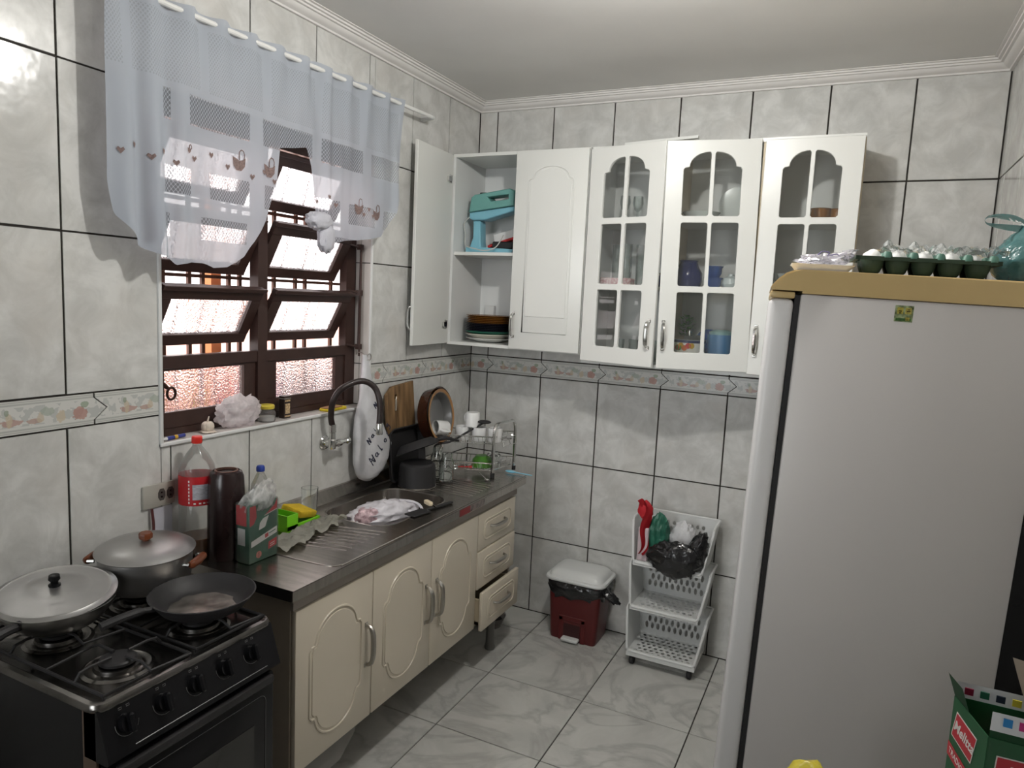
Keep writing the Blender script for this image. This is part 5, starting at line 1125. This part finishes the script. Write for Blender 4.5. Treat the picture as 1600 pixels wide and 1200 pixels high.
ob('bag',M().blob((0,0,.052),(.074,.075,.062),.22,2.4,44,31,lambda p,d:Vector((p.x*(1-.35*max(0,d.z)),p.y*(1-.35*max(0,d.z)),max(p.z,-.0515)+.02*max(0,d.z)**3)),True),M_tb,tb,smooth=80)
def strap(pts,w): 
    m=M(); P=bez(pts,5); m.grid(lambda u,v:tuple(P[min(int(round(u*(len(P)-1))),len(P)-1)]+Vector((0,.004*math.sin(v*3),(v-.5)*w*(.6+.4*math.sin(u*9))))),len(P),4); return m
ob('knot',M().blob((-.01,0,.118),(.020,.018,.016),.4,3,18,3,None,True),M_tb,tb,smooth=80)
ob('handle_loop',strap([(-.01,-.005,.12),(-.05,-.01,.138),(-.095,-.01,.140),(-.098,-.012,.125),(-.06,-.012,.118),(-.015,-.008,.115)],.014),M_tb,tb,smooth=80)
ob('handle_loop',strap([(0,-.005,.122),(.02,-.008,.145),(.045,-.008,.15),(.06,-.01,.13),(.02,-.01,.112)],.014),M_tb,tb,smooth=80)

# ================================================================== PEDAL BIN
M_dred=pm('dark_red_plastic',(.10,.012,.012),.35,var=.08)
bn=thing('pedal_bin','dark red pedal bin with white lid and black bin liner on the floor','bin',(.785,-.128,0))
m=M(); 
def rl2(hw,hd,r,z,oy=0): return rl(-hw,-hd+oy,hw,hd+oy,r,z)
loft(m,[rl2(.122,.092,.02,0),rl2(.127,.096,.024,.02),rl2(.142,.108,.03,.31)],True,True)
ob('body',m,M_dred,bn)
m=M(); m.box(-.050,-.099,.001,.046,-.090,.105,.004); ob('pedal_recess',m,pm('shaded_recess_red',(.035,.006,.006),.5),bn)  # shade of the recess put into a darker copy of the bin red
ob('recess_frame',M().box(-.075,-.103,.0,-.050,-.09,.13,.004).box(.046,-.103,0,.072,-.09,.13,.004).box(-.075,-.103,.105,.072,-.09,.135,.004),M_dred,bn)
ob('pedal',M().box(-.048,-.135,.010,.044,-.088,.026,.007,2),M_plw,bn)
m=M(); loft(m,[rl2(.160,.122,.045,.318),rl2(.163,.125,.047,.326),rl2(.160,.122,.045,.334),rl2(.146,.108,.04,.336),rl2(.140,.102,.04,.352),rl2(.122,.086,.035,.368),rl2(.09,.06,.03,.372)],True,True)
ob('lid',m,M_plw,bn)
M_bbag=pm('black_bag_plastic',(.012,.012,.013),.22,var=.2,bump=.7,bscale=32,coat=.4)
def linf(u,v):
    a=2*PI*u; c,s=math.cos(a),math.sin(a); k=(abs(c)**4+abs(s)**4)**-.25
    w=.147+.014*math.sin(PI*min(1,v*1.15)); w2=.112+.014*math.sin(PI*min(1,v*1.15)); q=1+.05*noise.noise((c*4,s*4,v*3))+.03*noise.noise((c*11,s*11,v*7))
    zz_=.322-.088*v-.02*noise.noise((c*2.5,s*2.5,4))*v+(-.0 if s<0 else 0)
    return (c*k*w*q,s*k*w2*q,zz_)
ob('bin_liner',M().grid(linf,90,14,cu=True),M_bbag,bn,smooth=70)
ob('liner_tail',M().blob((.175,-.05,.270),(.052,.03,.022),.5,3,24,8,lambda p,d:p+Vector((0,0,-.5*p.x)),True),M_bbag,bn,smooth=70)

# ================================================================== BASKET CART
ca=thing('basket_cart','white plastic three-tier basket trolley on casters against the tiled wall','trolley',(1.262,-.175,0),(0,0,0))
def hexh(cx,cy,rx,ry,n=8): return [(cx+rx*math.cos(2*PI*i/n+.39),cy+ry*math.sin(2*PI*i/n+.39)) for i in range(n)]
xb,xt=.163,.190; yf,yb_=-.125,.115; yft=-.055
def basket(z):
    m=M()
    # side panels, lip, back frame
    for s in (-1,1):
        loft(m,[[(s*xb,yf,0),(s*xb,yb_,0),(s*(xb-.003),yb_,0),(s*(xb-.003),yf,0)],[(s*xt,yft,.20),(s*xt,yb_+.012,.20),(s*(xt-.003),yb_+.012,.20),(s*(xt-.003),yft,.20)]],True,True)
    m.box(-xb,yf-.002,-.012,xb,yf+.002,.014)
    bk=ob('basket',m,M_plw,ca,loc=(0,0,z))
    rim=[(-xb,yf,.012),(-xt-.002,yft-.003,.185),(-xt,yft+.02,.20),(-xt,yb_+.008,.20),(-xt+.01,yb_+.014,.20),(xt-.01,yb_+.014,.20),(xt,yb_+.008,.20),(xt,yft+.02,.20),(xt+.002,yft-.003,.185),(xb,yf,.012),(xb-.01,yf,.002),(-xb+.01,yf,.002)]
    ob('rim',M().tube(rim,.0062,8,closed=True),M_plw,bk)
    holes=[hexh(-.128+.0285*i+(.014 if j%2 else 0),-.095+.030*j,.0095,.0105) for j in range(7) for i in range(9 if j%2 else 10)]
    ob('floor_grid',curve_mesh([[(-xb,yf),(xb,yf),(xb,yb_),(-xb,yb_)]]+holes,.0016,0,0,T(0,0,-.002)),M_plw,bk)
    holes=[]
    for j,zz_ in enumerate((.045,.080,.118,.152)):
        for i in range(9 if j%2 else 10): holes.append(hexh(-.130+.0288*i+(.0144 if j%2 else 0),zz_,.0085,(.018,.017,.018,.011)[j]))
    Mb=Matrix(((1,0,0,0),(0,0,-1,yb_),(0,1,0,0),(0,0,0,1)))
    ob('back_grid',curve_mesh([[(-xb,-.002),(xb,-.002),(xt,.20),(-xt,.20)]]+holes,.0016,0,0,Mb@R(0,'X')),M_plw,bk)
    return bk
for z in (.072,.298,.520): basket(z)
ob('front_skirt',M().box(-xb-.002,yf-.0035,.050,xb+.002,yf+.0035,.0685,.001),M_plw,ca)
for s in (-1,1):
    ob('side_skirt',M().box(s*xb-.002,yf+.004,.052,s*xb+.002,yb_,.0695),M_plw,ca)
    for y in (yf+.025,yb_-.02):
        c=ob('caster',M().lathe([(0,-.011),(.020,-.011),(.0235,-.007),(.0235,.007),(.020,.011),(0,.011)],18).xf(R(PI/2,'Y')),M_blackm,ca,loc=(s*(xb-.024),y,.024)); ob('fork',M().box(-.014,-.012,.012,.014,.012,.0465,.004),M_blackm,c)
tag(ob('pink_box',M().box(0,0,0,.050,.075,.165,.003),pm('pink_white_carton',(.58,.48,.50),.5,var=.15,scale=14,stretch=(6,6,1)),loc=(1.107,-.268,.5215)),'pale pink and white carton standing at the left of the top basket','box')
def redf(u,v):
    z=.812-.255*u; w=.052*(1-.45*u); x=1.118+.035*math.sin(u*2.6)+.012*math.sin(u*9)-.012*u+w*(v-.5)
    return (x,-.262+.012*math.sin(v*5+u*6)-.015*u,z+.012*math.sin(v*4)*(1-u))
m=M().grid(redf,26,8); bmesh.ops.solidify(m.b,geom=list(m.b.faces),thickness=.003)
m.blob((1.128,-.240,.765),(.036,.020,.045),.3,2.4,20,3)
tag(ob('red_cloth',m,pm('red_cloth',(.50,.015,.025),.7,var=.15,bump=.3),smooth=70),'bright red cloth strip standing up from the top basket','cloth')
tag(ob('green_bag',M().blob((1.195,-.220,.640),(.050,.045,.104),.34,2.5,34,12,lambda p,d:Vector((p.x*(1+.15*d.z),p.y,p.z)),True),pm('green_bag_plastic',(.025,.13,.085),.35,var=.25,scale=15,bump=.7,bscale=40),smooth=70),'green plastic bag stuffed in the top basket beside the red cloth','bag')
tag(ob('white_bag',M().blob((1.305,-.185,.635),(.062,.050,.085),.34,2.5,34,15,None,True),pm('white_crumpled_bag',(.62,.62,.63),.4,var=.08,bump=.7,bscale=40),smooth=70),'white crumpled plastic bag in the middle of the top basket','bag')
bg_=thing('black_bag','shiny black plastic bag hanging over the front edge of the top basket','bag',(1.298,-.308,.572))
ob('bag',M().blob((0,0,0),(.118,.048,.082),.30,2.2,48,17,lambda p,d:Vector((p.x*(1-.2*max(0,-d.z)),p.y,p.z-.0*d.x)),True),M_bbag,bg_,smooth=70)
ob('bag_corner',M().blob((.095,.028,.065),(.042,.035,.072),.4,2.6,28,19,lambda p,d:p+Vector((.25*max(0,p.z),0,0)),True),M_bbag,bg_,smooth=70)

# ================================================================== SIDE TABLE WITH BOXES (foreground, mostly below the frame)
TZ=.900
tb_=thing('side_table','plain white side table in the foreground carrying the green coffee box','table',(0,0,0))
ob('tabletop',M().box(1.90,-3.05,TZ-.03,2.40,-2.215,TZ,.004,2),M_white,tb_)
for x,y in ((1.93,-2.25),(2.37,-2.25),(1.93,-3.01),(2.37,-3.01)): ob('leg',M().box(x-.02,y-.02,0,x+.02,y+.02,TZ-.03,.003),M_white,tb_)
# green coffee filter box
gb=thing('green_coffee_box','open green box with red diamond label and white flaps in the right foreground','box',(2.182,-2.330,TZ+.0005),(0,0,math.radians(-2)))
BW_,BD_,BH_=.125,.108,.248
M_bg=pm('box_green',(.010,.085,.030),.35,var=.12,scale=12); M_bin=pm('box_inside_card',(.20,.13,.09),.8); M_bw=pm('flap_white',(.70,.72,.74),.4,var=.02)
lx=Matrix.Rotation(.31,4,'Z')
def wall(a,b_,h,nm='side_wall'):
    A=Vector((a[0],a[1],0)); B=Vector((b_[0],b_[1],0)); d=(B-A).normalized(); n=Vector((d.y,-d.x,0))*.0008
    vs=[A-n,B-n,B+n,A+n]; m=M(); loft(m,[[(v.x,v.y,0) for v in vs],[(v.x,v.y,h) for v in vs]],True,True); return ob(nm,m,M_bg,gb)
cA=(0,0); cB=(-.034,.106); cC=(BW_-.034+.0,.112); cD=(BW_,.006)
wall(cA,cB,BH_); wall(cB,cC,BH_); wall(cC,cD,BH_); wall(cD,cA,BH_)
ob('bottom',M().prism([cA,cD,cC,cB],0,.002),M_bin,gb)
ob('inner_bag',M().blob((.045,.055,.155),(.045,.04,.06),.3,2.5,22,5),pm('brown_coffee_bag',(.16,.10,.07),.5,bump=.4),gb,smooth=80)
# flaps
def flap(a,b_,h0,dx,mt,nm='flap',seg=5,curl=.0):
    A=Vector((a[0],a[1],h0)); B=Vector((b_[0],b_[1],h0)); D=Vector(dx); m=M()
    m.grid(lambda u,v:tuple(A.lerp(B,u)+D*v+Vector((0,0,-curl*v*v))),2,seg); bmesh.ops.solidify(m.b,geom=list(m.b.faces),thickness=.001); return ob(nm,m,mt,gb,smooth=60)
f0=flap(cA,cD,BH_,(0,-.001,.012),M_bg); f1=flap((cA[0],-.001),(cD[0],cD[1]-.001),BH_+.012,(0,-.003,.030),M_bw,nm='flap_edge'); f2=flap((cB[0],cB[1]),(cC[0],cC[1]),BH_,(.002,.008,.022),M_bw)
f3=flap(cB,(cB[0]*.55,cB[1]*.55),BH_,(-.012,.004,.034),M_bg,curl=.0)
f4=flap((BW_-.06,.10),(BW_-.015,.085),BH_-.004,(-.030,.015,.075),pm('cream_flap',(.62,.55,.47),.7),nm='torn_flap',seg=8,curl=-.01)
ob('red_strip',M().box(.028,.004,BH_+.0005,.075,.012,BH_+.0015),M_pred,gb)
for i,c in enumerate(((.02,.22,.55),(.55,.03,.22),(.60,.48,.05),(.02,.03,.05))): ob('colour_square',M().box(.014+.019*i,-.0050,BH_+.024,.025+.019*i,-.0030,BH_+.036),pm('ink_%d'%i,c,.4),f1)
for i,c in enumerate(((.30,.02,.06),(.02,.12,.07),(.02,.03,.05),(.60,.52,.05))): ob('colour_square',M().box(-.022+.021*i,.1065,BH_+.006,-.010+.021*i,.1085,BH_+.017),pm('ink_b%d'%i,c,.4),f2)
def face_m(o,ux,lift=.0012):
    """matrix: text plane x along ux, y up, lifted outwards"""
    u=Vector(ux).normalized(); n=u.cross(Vector((0,0,1))); o=Vector(o)+n*lift
    return Matrix(((u.x,0,n.x,o.x),(u.y,0,n.y,o.y),(0,1,n.z,o.z),(0,0,0,1)))
Ml=face_m(cB+(0,),(cA[0]-cB[0],cA[1]-cB[1],0)); Mr=face_m((0,0,0),(cD[0],cD[1],0))
def lblade(Mx,pts,mt,z0,z1,nm): 
    m=M(); m.mark(); m.prism(pts,z0,z1).xf(Mx); return ob(nm,m,mt,gb,smooth=0)
M_lred=pm('label_red',(.45,.02,.035),.35,var=.06); M_lwh=pm('label_white',(.70,.68,.66),.4,var=.02)
d0=[(.006,.186),(.016,.230),(.084,.226),(.074,.180)]
lblade(Ml,d0,M_lwh,0,.0003,'label_border'); lblade(Ml,[(p[0]*.94+.003,(p[1]-.206)*.91+.206) for p in d0],M_lred,.0003,.0006,'red_label')
tl=text_mesh('Melitta',.0235,.0002,Ml@T(.046,.2055,.0009)@R(-.06,'Z'),.25,.0004); ob('lettering',tl,M_lwh,gb,smooth=0)
lblade(Ml,[(.0,.172),(.0,.150),(.10,.138),(.10,.160)],M_lred,.0002,.0004,'red_band')
ob('lettering',text_mesh('TRADICIONAL',.0135,.0002,Ml@T(.050,.155,.0007)@R(-.12,'Z')),M_lwh,gb,smooth=0)
d1_=[(.010,.182),(.012,.224),(.108,.226),(.108,.182)]
lblade(Mr,d1_,M_lwh,0,.0003,'label_border'); lblade(Mr,[(p[0]*.965+.002,(p[1]-.204)*.91+.204) for p in d1_],M_lred,.0003,.0006,'red_label')
ob('lettering',text_mesh('Melitta',.0245,.0002,Mr@T(.059,.203,.0009),.25,.0004),M_lwh,gb,smooth=0)
# yellow packet and red corner below the frame edge
yp=tag(ob('yellow_packet',M().blob((0,0,.080),(.058,.045,.093),.14,2.2,36,41,lambda p,d:Vector((p.x,p.y,max(p.z,-.0795))),True),pm('yellow_packet_film',(.62,.52,.05),.3,var=.1,bump=.4),loc=(1.957,-2.405,TZ+.0005),smooth=70),'rounded yellow packet at the bottom edge of the picture','packet')
m=M(); loft(m,[[(-.02,-.02,0),(.02,-.02,0),(.02,.02,0),(-.02,.02,0)],[(-.018,-.012,.10),(.018,-.012,.10),(.018,.012,.10),(-.018,.012,.10)],[(-.014,-.001,.176),(-.010,-.001,.176),(-.010,.001,.176),(-.014,.001,.176)]],True,True)
tag(ob('red_sachet',m,M_pred,loc=(2.012,-2.400,TZ+.0005)),'pointed red sachet beside the yellow packet','sachet')
